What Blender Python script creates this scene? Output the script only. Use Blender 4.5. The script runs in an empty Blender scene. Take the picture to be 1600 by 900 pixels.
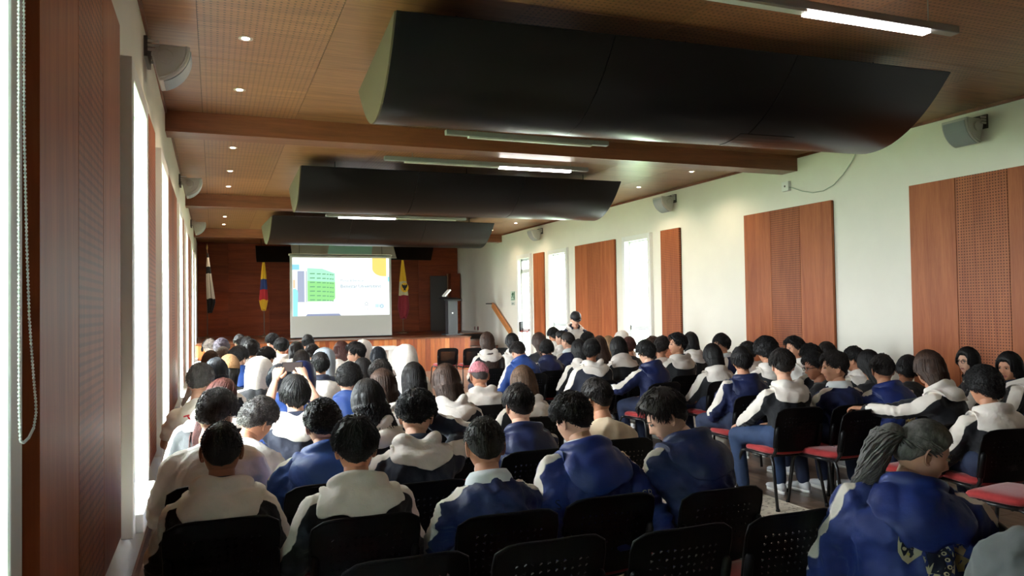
import bpy, bmesh, math, random
import numpy as np
from mathutils import Vector, Matrix
from mathutils.bvhtree import BVHTree

SC = bpy.context.scene
COL = SC.collection
PI = math.pi

# ------------------------------------------------------------------ camera
def setup_camera():
    f = 1190.0
    vp = (334.0, 486.5); roll = .0155
    y = np.array([vp[0] - 800, vp[1] - 450, f]); y /= np.linalg.norm(y)
    u = np.array([-roll, -1, 0.]); u[2] = -(u[:2] @ y[:2]) / y[2]; u /= np.linalg.norm(u)
    x = np.cross(y, u)
    if x[0] < 0: x = -x
    R = np.array([x, y, u])
    cam = bpy.data.cameras.new('camera')
    cam.sensor_width = 36; cam.lens = 36 * f / 1600; cam.clip_start = .05
    o = bpy.data.objects.new('camera', cam); COL.objects.link(o)
    M = Matrix(((R[0, 0], -R[0, 1], -R[0, 2], 0), (R[1, 0], -R[1, 1], -R[1, 2], 0), (R[2, 0], -R[2, 1], -R[2, 2], 1.65), (0, 0, 0, 1)))
    o.matrix_world = M
    SC.camera = o
setup_camera()

# ------------------------------------------------------------------ exposure, sky
SC.view_settings.view_transform = 'Standard'
SC.view_settings.look = 'None'
SC.view_settings.exposure = 1.05
SC.view_settings.gamma = 1
SC.view_settings.use_curve_mapping = False
W = bpy.data.worlds.new('overcast_sky'); SC.world = W; W.use_nodes = True
_bg = W.node_tree.nodes['Background']
_bg.inputs[0].default_value = (.95, .955, 1.0, 1); _bg.inputs[1].default_value = 26.0
SC.cycles.max_bounces = 6
SC.cycles.diffuse_bounces = 4
SC.cycles.transparent_max_bounces = 6
SC.cycles.sample_clamp_indirect = 6.0

XL, XR, ZC, YB, YN = -.46, 7.8, 3.75, 25.0, -1.6
WIN_Z0, WIN_Z1 = .55, 2.93
LEFT_WINDOWS = [(1.0, 1.9), (4.6, 5.5), (7.05, 7.95), (10.62, 11.52), (13.05, 13.95), (16.62, 17.52), (19.05, 19.95)]
RIGHT_WINDOWS = [(12.62, 13.5), (16.3, 17.22)]
DOOR_Y = (18.52, 19.30)

def portal(name, x, y0, y1, z0, z1, sx):
    l = bpy.data.lights.new(name, 'AREA'); l.shape = 'RECTANGLE'
    l.size = y1 - y0; l.size_y = z1 - z0
    l.cycles.is_portal = True
    o = bpy.data.objects.new(name, l); COL.objects.link(o)
    o.location = (x, (y0 + y1) / 2, (z0 + z1) / 2)
    d = Vector((sx, 0, 0))
    o.rotation_euler = d.to_track_quat('-Z', 'Y').to_euler()
    # track: local Y up -> world Z ; local X -> world Y
for _a, _b in LEFT_WINDOWS: portal('window_sky_portal', XL - .2, _a, _b, WIN_Z0, WIN_Z1, 1)
for _a, _b in RIGHT_WINDOWS: portal('window_sky_portal', XR + .2, _a, _b, WIN_Z0, WIN_Z1, -1)
portal('door_sky_portal', XR + .2, DOOR_Y[0], DOOR_Y[1], .02, 2.9, -1)

# ------------------------------------------------------------------ helpers
def tag(o, label=None, cat=None, group=None, kind=None):
    if label: o['label'] = label
    if cat: o['category'] = cat
    if group: o['group'] = group
    if kind: o['kind'] = kind
    return o

def empty(name, loc=(0, 0, 0), rz=0.0):
    o = bpy.data.objects.new(name, None); COL.objects.link(o)
    o.empty_display_size = .1
    o.location = loc; o.rotation_euler = (0, 0, rz)
    return o

def thing(name, label, cat, loc=(0, 0, 0), rz=0.0, group=None):
    return tag(empty(name, loc, rz), label, cat, group)

class MB:
    """collects polygons for one mesh"""
    def __init__(s): s.v = []; s.f = []; s.m = []; s.n = 0
    def add(s, verts, faces, mi=0):
        s.v.append(np.asarray(verts, float).reshape(-1, 3))
        n = s.n
        s.f += [tuple(i + n for i in q) for q in faces]; s.m += [mi] * len(faces)
        s.n += len(s.v[-1]); return s
    def box(s, x0, x1, y0, y1, z0, z1, mi=0, M=None):
        v = np.array([(x, y, z) for x in (x0, x1) for y in (y0, y1) for z in (z0, z1)], float)
        if M is not None: v = xf(M, v)
        return s.add(v, [(0, 1, 3, 2), (4, 6, 7, 5), (0, 4, 5, 1), (2, 3, 7, 6), (0, 2, 6, 4), (1, 5, 7, 3)], mi)
    def loft(s, rings, mi=0, caps=True, closed=True):
        k = len(rings[0]); n = len(rings)
        v = np.concatenate([np.asarray(r, float) for r in rings])
        f = []
        for i in range(n - 1):
            for j in range(k if closed else k - 1):
                a = i * k + j; b = i * k + (j + 1) % k
                f.append((a, b, b + k, a + k))
        if caps and closed:
            f.append(tuple(range(k - 1, -1, -1))); f.append(tuple((n - 1) * k + j for j in range(k)))
        return s.add(v, f, mi)
    def tube(s, pts, r, k=8, mi=0, caps=True, flat=1.0):
        pts = [np.asarray(p, float) for p in pts]
        if np.isscalar(r): r = [r] * len(pts)
        up = np.array([0.0, 0, 1]); rings = []
        t0 = pts[1] - pts[0]; t0 /= np.linalg.norm(t0) + 1e-9
        if abs(t0[2]) > .9: up = np.array([0, 1.0, 0])
        n = np.cross(t0, up); n /= np.linalg.norm(n) + 1e-9
        for i, p in enumerate(pts):
            t = (pts[min(i + 1, len(pts) - 1)] - pts[max(i - 1, 0)]); t /= np.linalg.norm(t) + 1e-9
            n = n - t * (n @ t); n /= np.linalg.norm(n) + 1e-9
            b = np.cross(t, n)
            a = np.arange(k) * 2 * PI / k
            rings.append(p + r[i] * (np.cos(a)[:, None] * n + flat * np.sin(a)[:, None] * b))
        return s.loft(rings, mi, caps)
    def lathe(s, prof, k=16, c=(0, 0, 0), mi=0):
        a = np.arange(k) * 2 * PI / k
        rings = [np.stack([c[0] + r * np.cos(a), c[1] + r * np.sin(a), np.full(k, c[2] + z)], 1) for r, z in prof]
        return s.loft(rings, mi)
    def ell(s, c, r, nu=16, nv=10, mi=0, M=None):
        v = []; f = []
        for i in range(nv + 1):
            th = PI * i / nv
            for j in range(nu):
                ph = 2 * PI * j / nu
                v.append((math.sin(th) * math.cos(ph) * r[0], math.sin(th) * math.sin(ph) * r[1], math.cos(th) * r[2]))
        for i in range(nv):
            for j in range(nu):
                a = i * nu + j; b = i * nu + (j + 1) % nu
                f.append((a, a + nu, b + nu, b))
        v = np.array(v)
        if M is not None: v = xf(M, v)
        return s.add(v + np.asarray(c, float), f, mi)
    def prism(s, poly, axis, a, b, mi=0):
        """poly in the two other axes (cyclic order), extruded from a to b on axis"""
        def mk(p, t):
            return {'x': (t, p[0], p[1]), 'y': (p[0], t, p[1]), 'z': (p[0], p[1], t)}[axis]
        return s.loft([[mk(p, a) for p in poly], [mk(p, b) for p in poly]], mi)
    def mesh(s, name):
        me = bpy.data.meshes.new(name)
        v = np.concatenate(s.v) if s.v else np.zeros((0, 3))
        me.from_pydata(v.tolist(), [], s.f)
        if any(s.m): me.polygons.foreach_set('material_index', np.array(s.m, dtype=np.int32))
        return me
    def build(s, name, mats, parent=None, smooth=False, loc=None, rot=None, fix=False):
        me = s.mesh(name)
        if fix: fixnormals(me)
        return obj(name, me, mats, parent, smooth, loc, rot)

def fixnormals(me):
    bm = bmesh.new(); bm.from_mesh(me); bmesh.ops.remove_doubles(bm, verts=bm.verts, dist=1e-5)
    bmesh.ops.recalc_face_normals(bm, faces=bm.faces); bm.to_mesh(me); bm.free()

def xf(M, v):
    M = np.array(M); return v @ M[:3, :3].T + M[:3, 3]

def obj(name, me, mats=None, parent=None, smooth=False, loc=None, rot=None):
    o = bpy.data.objects.new(name, me); COL.objects.link(o)
    if mats is not None:
        if not isinstance(mats, (list, tuple)): mats = [mats]
        if len(me.materials) == 0:
            for m in mats: me.materials.append(m)
    if smooth and len(me.polygons): me.polygons.foreach_set('use_smooth', np.ones(len(me.polygons), dtype=bool))
    if parent is not None: o.parent = parent
    if loc is not None: o.location = loc
    if rot is not None: o.rotation_euler = rot
    return o

def bevel(o, w=.004, seg=2):
    m = o.modifiers.new('bevel', 'BEVEL'); m.width = w; m.segments = seg; m.limit_method = 'ANGLE'
    return o

# ------------------------------------------------------------------ materials
def srgb(r, g, b):
    f = lambda c: (c / 255 / 12.92) if c / 255 <= .04045 else ((c / 255 + .055) / 1.055) ** 2.4
    return (f(r), f(g), f(b), 1)

MATS = {}
def mat(name, color, rough=.6, metal=0.0, spec=.5, noise=0.0, nscale=20, bump=0.0, bscale=60, emit=None, estr=0, sheen=0.0, stretch=None, rand=0.0):
    if name in MATS: return MATS[name]
    m = bpy.data.materials.new(name); m.use_nodes = True; MATS[name] = m
    nt = m.node_tree; N = nt.nodes; L = nt.links; P = N['Principled BSDF']
    c = tuple(color) if len(color) == 4 else tuple(color) + (1,)
    P.inputs['Base Color'].default_value = c
    P.inputs['Roughness'].default_value = rough; P.inputs['Metallic'].default_value = metal
    P.inputs['Specular IOR Level'].default_value = spec
    if sheen: P.inputs['Sheen Weight'].default_value = sheen; P.inputs['Sheen Roughness'].default_value = .4
    if emit: P.inputs['Emission Color'].default_value = emit; P.inputs['Emission Strength'].default_value = estr
    if noise or bump:
        tc = N.new('ShaderNodeTexCoord'); vec = tc.outputs['Object']
        if stretch:
            mp = N.new('ShaderNodeMapping'); mp.inputs['Scale'].default_value = stretch
            L.new(vec, mp.inputs[0]); vec = mp.outputs[0]
    if noise:
        nz = N.new('ShaderNodeTexNoise'); nz.inputs['Scale'].default_value = nscale; nz.inputs['Detail'].default_value = 4
        L.new(vec, nz.inputs['Vector'])
        r = N.new('ShaderNodeMapRange'); r.inputs[3].default_value = 1 - noise; r.inputs[4].default_value = 1 + noise
        r.inputs[1].default_value = .3; r.inputs[2].default_value = .7
        L.new(nz.outputs['Fac'], r.inputs[0])
        mx = N.new('ShaderNodeVectorMath'); mx.operation = 'SCALE'; mx.inputs[0].default_value = c[:3]
        L.new(r.outputs[0], mx.inputs['Scale'])
        out = mx.outputs[0]
        if rand:
            oi = N.new('ShaderNodeObjectInfo'); r2 = N.new('ShaderNodeMapRange'); r2.inputs[3].default_value = 1 - rand; r2.inputs[4].default_value = 1 + rand
            L.new(oi.outputs['Random'], r2.inputs[0])
            m2 = N.new('ShaderNodeVectorMath'); m2.operation = 'SCALE'; L.new(out, m2.inputs[0]); L.new(r2.outputs[0], m2.inputs['Scale']); out = m2.outputs[0]
        L.new(out, P.inputs['Base Color'])
    if bump:
        nb = N.new('ShaderNodeTexNoise'); nb.inputs['Scale'].default_value = bscale; nb.inputs['Detail'].default_value = 3
        L.new(vec, nb.inputs['Vector'])
        b = N.new('ShaderNodeBump'); b.inputs['Strength'].default_value = bump; b.inputs['Distance'].default_value = .01
        L.new(nb.outputs['Fac'], b.inputs['Height']); L.new(b.outputs[0], P.inputs['Normal'])
    return m

def wood(name, c1, c2, grain='z', rough=.4, spec=.5, scale=1.0, perf=None, rand=.12, pitch=.032, hole=.25, coat=0.0, dist=1.2):
    """procedural veneer; grain runs along an object axis; perf = the two axes of a drilled hole grid"""
    if name in MATS: return MATS[name]
    m = bpy.data.materials.new(name); m.use_nodes = True; MATS[name] = m
    nt = m.node_tree; N = nt.nodes; L = nt.links; P = N['Principled BSDF']
    tc = N.new('ShaderNodeTexCoord'); oi = N.new('ShaderNodeObjectInfo')
    off = N.new('ShaderNodeVectorMath'); off.operation = 'SCALE'; off.inputs[0].default_value = (13.1, 7.7, 9.3); L.new(oi.outputs['Random'], off.inputs['Scale'])
    ad = N.new('ShaderNodeVectorMath'); L.new(tc.outputs['Object'], ad.inputs[0]); L.new(off.outputs[0], ad.inputs[1])
    mp = N.new('ShaderNodeMapping')
    s = {'x': (.35, 5, 5), 'y': (5, .35, 5), 'z': (5, 5, .35)}[grain]
    mp.inputs['Scale'].default_value = tuple(a * scale for a in s); L.new(ad.outputs[0], mp.inputs[0])
    n1 = N.new('ShaderNodeTexNoise'); n1.inputs['Scale'].default_value = 1.6; n1.inputs['Detail'].default_value = 7; n1.inputs['Roughness'].default_value = .6; n1.inputs['Distortion'].default_value = dist
    L.new(mp.outputs[0], n1.inputs['Vector'])
    mp2 = N.new('ShaderNodeMapping'); mp2.inputs['Scale'].default_value = tuple(a * scale * 9 for a in s); L.new(ad.outputs[0], mp2.inputs[0])
    n2 = N.new('ShaderNodeTexNoise'); n2.inputs['Scale'].default_value = 2.0; n2.inputs['Detail'].default_value = 4; L.new(mp2.outputs[0], n2.inputs['Vector'])
    a1 = N.new('ShaderNodeMath'); a1.operation = 'MULTIPLY_ADD'; L.new(n2.outputs['Fac'], a1.inputs[0]); a1.inputs[1].default_value = .35; L.new(n1.outputs['Fac'], a1.inputs[2])
    cr = N.new('ShaderNodeValToRGB'); cr.color_ramp.elements[0].position = .42; cr.color_ramp.elements[1].position = .92
    cr.color_ramp.elements[0].color = c2; cr.color_ramp.elements[1].color = c1
    L.new(a1.outputs[0], cr.inputs[0])
    rr = N.new('ShaderNodeMapRange'); rr.inputs[3].default_value = 1 - rand; rr.inputs[4].default_value = 1 + rand; L.new(oi.outputs['Random'], rr.inputs[0])
    sc = N.new('ShaderNodeVectorMath'); sc.operation = 'SCALE'; L.new(cr.outputs[0], sc.inputs[0]); L.new(rr.outputs[0], sc.inputs['Scale'])
    col = sc.outputs[0]; height = n2.outputs['Fac']; bstr = .08
    if perf:
        sp = N.new('ShaderNodeSeparateXYZ'); L.new(tc.outputs['Object'], sp.inputs[0])
        sq = []
        for a in perf:
            d = N.new('ShaderNodeMath'); d.operation = 'DIVIDE'; L.new(sp.outputs['XYZ'.index(a.upper())], d.inputs[0]); d.inputs[1].default_value = pitch
            fr = N.new('ShaderNodeMath'); fr.operation = 'FRACT'; L.new(d.outputs[0], fr.inputs[0])
            sb = N.new('ShaderNodeMath'); sb.operation = 'SUBTRACT'; L.new(fr.outputs[0], sb.inputs[0]); sb.inputs[1].default_value = .5
            mu = N.new('ShaderNodeMath'); mu.operation = 'MULTIPLY'; L.new(sb.outputs[0], mu.inputs[0]); L.new(sb.outputs[0], mu.inputs[1]); sq.append(mu)
        su = N.new('ShaderNodeMath'); L.new(sq[0].outputs[0], su.inputs[0]); L.new(sq[1].outputs[0], su.inputs[1])
        lt = N.new('ShaderNodeMapRange'); L.new(su.outputs[0], lt.inputs[0]); lt.inputs[1].default_value = (hole * .85) ** 2; lt.inputs[2].default_value = (hole * 1.15) ** 2
        lt.inputs[3].default_value = .28; lt.inputs[4].default_value = 1
        s2 = N.new('ShaderNodeVectorMath'); s2.operation = 'SCALE'; L.new(col, s2.inputs[0]); L.new(lt.outputs[0], s2.inputs['Scale']); col = s2.outputs[0]
    L.new(col, P.inputs['Base Color'])
    b = N.new('ShaderNodeBump'); b.inputs['Strength'].default_value = bstr; b.inputs['Distance'].default_value = .004; L.new(height, b.inputs['Height']); L.new(b.outputs[0], P.inputs['Normal'])
    P.inputs['Roughness'].default_value = rough; P.inputs['Specular IOR Level'].default_value = spec
    if coat: P.inputs['Coat Weight'].default_value = coat; P.inputs['Coat Roughness'].default_value = .25
    return m

def glass_mat():
    m = bpy.data.materials.new('window_glass'); m.use_nodes = True; nt = m.node_tree; N = nt.nodes; L = nt.links
    N.remove(N['Principled BSDF'])
    t = N.new('ShaderNodeBsdfTransparent'); t.inputs[0].default_value = (.93, .97, .96, 1)
    g = N.new('ShaderNodeBsdfGlossy'); g.inputs['Roughness'].default_value = .02
    fr = N.new('ShaderNodeValue'); fr.outputs[0].default_value = .05
    mx = N.new('ShaderNodeMixShader'); L.new(fr.outputs[0], mx.inputs[0]); L.new(t.outputs[0], mx.inputs[1]); L.new(g.outputs[0], mx.inputs[2])
    L.new(mx.outputs[0], N['Material Output'].inputs[0]); return m

M_WALL = mat('wall_paint', srgb(230, 226, 214), .7, noise=.02, nscale=3, bump=.03, bscale=40)
M_WHITE = mat('white_paint', srgb(232, 232, 228), .45)
M_GLASS = glass_mat()
M_ALU = mat('aluminium_frame', srgb(206, 210, 212), .4)
M_BLACK = mat('black_plastic', (.005, .005, .0055), .45, spec=.18)
M_TUBE = mat('black_tube', (.010, .010, .011), .3, spec=.5)
C1, C2 = srgb(178, 104, 62), srgb(136, 68, 36)
M_PANEL = wood('panel_veneer', C1, C2, 'z', .46, spec=.2, coat=.03)
M_PANEL_P = wood('panel_veneer_drilled', C1, C2, 'z', .46, spec=.2, perf='yz', coat=.03)
M_CEIL = wood('ceiling_plywood', srgb(158, 106, 68), srgb(112, 68, 40), 'x', .42, scale=.75, coat=.2, dist=3.2)
M_CEIL_P = wood('ceiling_plywood_drilled', srgb(158, 106, 68), srgb(112, 68, 40), 'x', .42, scale=.75, perf='xy', pitch=.045, hole=.2, coat=.2, dist=3.2)
M_BEAM = wood('beam_veneer', srgb(140, 82, 50), srgb(100, 54, 30), 'x', .45, scale=.8, coat=.15)
M_STAGEWALL = wood('stage_back_veneer', srgb(142, 66, 34), srgb(96, 40, 20), 'x', .5, spec=.2, scale=.7, coat=.0)
M_STAGE = [wood('stage_plank_%s' % t, a, b, 'z', .3, coat=.35, rand=.22) for t, a, b in (
    ('warm', srgb(186, 108, 58), srgb(140, 72, 36)), ('red', srgb(160, 82, 46), srgb(112, 52, 28)), ('pale', srgb(206, 138, 86), srgb(170, 100, 54)))]
M_FLOOR = wood('floor_plank', srgb(136, 110, 90), srgb(72, 56, 46), 'y', .32, scale=1.0, rand=.3, coat=.3)
M_DARK = mat('dark_shadow_gap', (.02, .016, .013), .8)
M_SKIRT = mat('skirting', srgb(96, 60, 40), .5)

# ------------------------------------------------------------------ room shell
def struct(o): o['kind'] = 'structure'; return o

def wall_x(name, x, thick, openings, y0, y1):
    """wall at x (room side), thickness outward (signed), openings (y0, y1, z0, z1)"""
    b = MB(); xa, xb = sorted((x, x + thick)); y = y0
    for (a, c, z0, z1) in sorted(openings):
        b.box(xa, xb, y, a, 0, ZC + .3)
        if z0 > 0: b.box(xa, xb, a, c, 0, z0)
        b.box(xa, xb, a, c, z1, ZC + .3); y = c
    b.box(xa, xb, y, y1, 0, ZC + .3)
    return struct(b.build(name, M_WALL))

wall_x('wall_left', XL, -.2, [(a, b, WIN_Z0, WIN_Z1) for a, b in LEFT_WINDOWS], YN, YB + .2)
wall_x('wall_right', XR, .2, [(a, b, WIN_Z0, WIN_Z1) for a, b in RIGHT_WINDOWS] + [(DOOR_Y[0], DOOR_Y[1], 0, 2.95)], YN, YB + .2)
struct(MB().box(XL - .2, XR + .2, YB, YB + .2, 0, ZC + .3).build('wall_front', M_STAGEWALL))
struct(MB().box(XL - .2, XR + .2, YN - .2, YN, 0, ZC + .3).build('wall_back', M_STAGEWALL))

# ceiling slab and its plywood sheets
ceil = struct(MB().box(XL - .2, XR + .2, YN - .2, YB + .2, ZC + .012, ZC + .3).build('ceiling', M_DARK))
xs = [XL, -.1, .85, 2.05, 3.25, 4.45, 5.65, 6.7, XR]
BEAMS = [2.62, 8.62, 14.64, 20.65]
_cache = {}
def sheet(x0, x1, y0, y1, m):
    w, l = round(x1 - x0 - .004, 3), round(y1 - y0 - .004, 3)
    k = (w, l, m.name)
    if k not in _cache:
        me = MB().box(-w / 2, w / 2, -l / 2, l / 2, 0, .012).mesh('ceiling_panel'); me.materials.append(m); _cache[k] = me
    o = obj('panel', _cache[k], parent=ceil, loc=((x0 + x1) / 2, (y0 + y1) / 2, ZC))
rows = []
for a, b in zip([YN] + [q + .32 for q in BEAMS], BEAMS + [YB]):
    n = max(1, round((b - a) / 1.9)); rows += [(a + (b - a) * i / n, a + (b - a) * (i + 1) / n, i, n) for i in range(n)]
for (a, b, i, n) in rows:
    for j in range(8):
        perf = j in (1, 3, 4, 5, 6)
        sheet(xs[j], xs[j + 1], a, b, M_CEIL_P if perf else M_CEIL)
for i, y in enumerate(BEAMS):
    o = struct(MB().box(XL, XR, y, y + .32, 3.53, ZC + .01).build('trim_%d' % (i + 1), M_BEAM)); o['label'] = 'wooden ceiling beam crossing the hall'

# cornice lines along ceiling
struct(MB().box(XL, XL + .02, YN, YB, ZC - .035, ZC).build('trim_5', M_BEAM))
struct(MB().box(XR - .02, XR, YN, YB, ZC - .035, ZC).build('trim_6', M_BEAM))
struct(MB().box(XL, XL + .015, YN, 19.4, 0, .1).build('baseboard_left', M_SKIRT))
struct(MB().box(XR - .015, XR, YN, DOOR_Y[0], 0, .1).build('baseboard_right', M_SKIRT))

# lawn outside both long walls
M_LAWN = mat('lawn_green', (.20, .295, .135), .95, noise=.25, nscale=3)
for _n, _a, _b in (('left', -40, XL - .25), ('right', XR + .25, 48)):
    struct(MB().box(_a, _b, -20, 45, -.9, -.6).build('ground_%s' % _n, M_LAWN))
# floor and its planks
floor = struct(MB().box(XL - .2, XR + .2, YN - .2, YB + .2, -.2, -.006).build('floor', M_DARK))
PW, PLEN = .19, 1.2
rnd = random.Random(4)
pm = {}
def plank(x, y0, y1):
    l = round(y1 - y0 - .004, 2)
    if l not in pm:
        me = MB().box(-PW / 2 + .0012, PW / 2 - .0012, -l / 2, l / 2, -.006, 0).mesh('floor_plank'); me.materials.append(M_FLOOR); pm[l] = me
    obj('plank', pm[l], parent=floor, loc=(x, (y0 + y1) / 2, 0))
rest = MB(); npl = 0
for i in range(int((XR - XL) / PW) + 1):
    x = XL + PW * (i + .5)
    y = YN - rnd.choice((0, .3, .6, .9))
    while y < 19.4:
        y1 = y + PLEN
        vis = (4.0 < x < 6.6 and 4.2 < y < 9.2) or (x < -.1 and 4.5 < y < 7.5) or (2.6 < x < 4.2 and 5.5 < y < 9)
        if vis and npl < 300: plank(x, y, y1); npl += 1
        else: rest.box(x - PW / 2 + .0012, x + PW / 2 - .0012, max(y, YN), min(y1 - .004, 19.5), -.006, 0)
        y = y1
o = rest.build('planks', M_FLOOR, floor); o['kind'] = 'stuff'

# ------------------------------------------------------------------ windows
def window(n, side, y0, y1):
    s = 1 if side == 'left' else -1
    x = XL if side == 'left' else XR
    w = empty('window_%d' % n, (x, (y0 + y1) / 2, 0)); struct(w)
    h = (y1 - y0) / 2; t = .095
    b = MB()                                     # raised box surround, as a casing proud of the wall
    def bx(xa, xb, *r): b.box(min(xa, xb), max(xa, xb), *r)
    g = .008                                     # the lining stands a little proud of the masonry
    bx(0, s * .06, -h - t, -h + g, WIN_Z0 - t, WIN_Z1 + t); bx(0, s * .06, h - g, h + t, WIN_Z0 - t, WIN_Z1 + t)
    bx(0, s * .06, -h + g, h - g, WIN_Z1 - g, WIN_Z1 + t); bx(0, s * .1, -h + g, h - g, WIN_Z0 - t, WIN_Z0 + g)
    bx(-s * .21, 0, -h - .002, -h + g, WIN_Z0, WIN_Z1); bx(-s * .21, 0, h - g, h + .002, WIN_Z0, WIN_Z1)
    bx(-s * .21, 0, -h + g, h - g, WIN_Z1 - g, WIN_Z1 + .002); bx(-s * .21, 0, -h + g, h - g, WIN_Z0 - .002, WIN_Z0 + g)
    bevel(b.build('window_casing', M_WHITE, w), .006)
    f = MB()
    def fx(*r): f.box(min(-s * .10, -s * .05), max(-s * .10, -s * .05), *r)
    e = .035; h -= g
    fx(-h, -h + e, WIN_Z0, WIN_Z1); fx(h - e, h, WIN_Z0, WIN_Z1); fx(-h, h, WIN_Z1 - e, WIN_Z1); fx(-h, h, WIN_Z0, WIN_Z0 + e); fx(-h, h, 1.15, 1.24)
    f.build('window_frame', M_ALU, w)
    for z0, z1 in ((WIN_Z0 + e, 1.15), (1.24, WIN_Z1 - e)):
        MB().box(min(-s * .08, -s * .074), max(-s * .08, -s * .074), -h + e, h - e, z0, z1).build('pane', M_GLASS, w)
wn = 0
for a, b in LEFT_WINDOWS: wn += 1; window(wn, 'left', a, b)
for a, b in RIGHT_WINDOWS: wn += 1; window(wn, 'right', a, b)

# ------------------------------------------------------------------ wall panels of veneer planks
_pc = {}
def wall_panel(side, y0, y1, drilled, label, z0=.6, z1=3.02):
    s = 1 if side == 'left' else -1; x = XL if side == 'left' else XR
    p = thing('acoustic_wall_panel', label, 'wall panel', (x, (y0 + y1) / 2, z0), group='veneered acoustic wall panels')
    n = len(drilled); w = (y1 - y0) / n
    MB().box(min(0, s * .02), max(0, s * .02), -(y1 - y0) / 2 + .006, (y1 - y0) / 2 - .006, .005, z1 - z0 - .005).build('backing_frame', M_DARK, p)
    for i, d in enumerate(drilled):
        k = (side, round(w, 3), d, z1 - z0)
        if k not in _pc:
            me = MB().box(min(s * .012, s * .05), max(s * .012, s * .05), -w / 2 + .0035, w / 2 - .0035, 0, z1 - z0).mesh('panel_board'); me.materials.append(M_PANEL_P if d else M_PANEL); _pc[k] = me
        obj('board', _pc[k], parent=p, loc=(0, -(y1 - y0) / 2 + w * (i + .5), 0))
wall_panel('left', 2.23, 4.03, (0, 1, 0), 'nearest left-wall veneer panel of three boards, large in the left foreground')
wall_panel('left', 5.76, 6.4, (1,), 'narrow drilled veneer panel between the two nearest left windows')
wall_panel('left', 8.2, 10.04, (0, 1, 0), 'left-wall veneer panel of three boards just beyond the second window')
wall_panel('left', 11.8, 12.42, (1,), 'narrow drilled veneer panel midway along the left wall')
wall_panel('left', 14.2, 16.04, (0, 1, 0), 'left-wall veneer panel of three boards far down the hall')
wall_panel('left', 17.83, 18.45, (1,), 'narrow drilled veneer panel at the far end of the left wall')
wall_panel('right', 4.9, 6.72, (0, 1, 0)[::-1], 'right-wall veneer panel cut by the right edge of the picture')
wall_panel('right', 7.95, 9.77, (0, 1, 0), 'right-wall veneer panel of three boards above the seated students, beside blank white wall')
wall_panel('right', 11.56, 12.17, (1,), 'narrow drilled veneer panel beside the nearest right window')
wall_panel('right', 13.93, 15.78, (0, 1, 0), 'veneer panel of three boards between the two right windows')
wall_panel('right', 17.6, 18.24, (0,), 'narrow veneer panel between the right window and the glazed door')
# ------------------------------------------------------------------ ceiling baffles
M_BAFFLE = mat('baffle_black', (.0055, .0053, .005), .30, spec=.32)
M_BAFFLE_END = mat('baffle_end_olive', srgb(86, 74, 54), .65)
PROF = [(0, .52), (.16, .34), (.34, .19), (.52, .085), (.72, .015), (.92, 0), (1.08, .02), (1.24, .08), (1.4, .17), (1.56, .28), (1.68, .38), (1.80, .48)]
def baffle(label, x0, x1, y, rz, segs, hatch=None, z=3.08, sc=1.0):
    L_ = x1 - x0
    p = thing('acoustic_baffle', label, 'ceiling baffle', ((x0 + x1) / 2, y, z), rz, 'black curved acoustic baffles')
    # smooth the profile
    t = np.linspace(0, len(PROF) - 1, 34); a = np.array(PROF) * sc
    pr = np.stack([np.interp(t, range(len(PROF)), a[:, 0]), np.interp(t, range(len(PROF)), a[:, 1])], 1)
    for _ in range(3): pr[1:-1] = (pr[:-2] + 2 * pr[1:-1] + pr[2:]) / 4
    edges = np.linspace(-L_ / 2, L_ / 2, segs + 1)
    th = .012
    for i in range(segs):
        b = MB(); xa, xb = edges[i] + .003, edges[i + 1] - .003
        nrm = np.gradient(pr, axis=0); nrm = np.stack([-nrm[:, 1], nrm[:, 0]], 1); nrm /= np.linalg.norm(nrm, axis=1)[:, None]
        inn = pr + nrm * th
        loop = np.concatenate([pr, inn[::-1]])
        v = [[(x, q[0], q[1]) for q in loop] for x in (xa, xb)]
        b.loft(v)
        o = b.build('shell_segment', M_BAFFLE, p, fix=True)
        o.data.polygons.foreach_set('use_smooth', np.ones(len(o.data.polygons), bool))
        o.modifiers.new('es', 'EDGE_SPLIT').split_angle = math.radians(40)
    for x in (-L_ / 2, L_ / 2):
        s = 1 if x > 0 else -1
        poly = [tuple(q) for q in pr]
        if s < 0:
            MB().prism(poly, 'x', x + .004, x - .010).build('end_cap', M_BAFFLE_END, p, fix=True)
    MB().box(-L_ / 2 + .3, L_ / 2 - .15, .12, 1.68, .50, .53).build('top_frame', M_DARK, p)
    for x in (-L_ / 2 + .5, 0, L_ / 2 - .5):
        for yy in (.35, 1.45): MB().tube([(x, yy, .52), (x, yy, ZC - z)], .006, 6).build('hanger_rod', M_DARK, p)
    if hatch:
        b = MB(); sel = pr[(pr[:, 0] > hatch[2]) & (pr[:, 0] < hatch[3])]
        b.loft([[(hatch[0], q[0], q[1] - .004) for q in sel] + [(hatch[0], q[0], q[1] - .0005) for q in sel[::-1]], [(hatch[1], q[0], q[1] - .004) for q in sel] + [(hatch[1], q[0], q[1] - .0005) for q in sel[::-1]]])
        b.build('access_hatch', M_BAFFLE, p, smooth=False, fix=True)
baffle('largest black curved baffle hanging from the near ceiling', 1.12, 5.9, 4.76, -.045, 3, hatch=(.72, 1.28, .62, 1.0))
baffle('second black curved baffle, in the middle of the ceiling', 1.11, 6.02, 10.56, -.006, 3)
baffle('third black curved baffle, close above the projection screen', 1.13, 6.12, 16.5, .06, 3)

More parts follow.
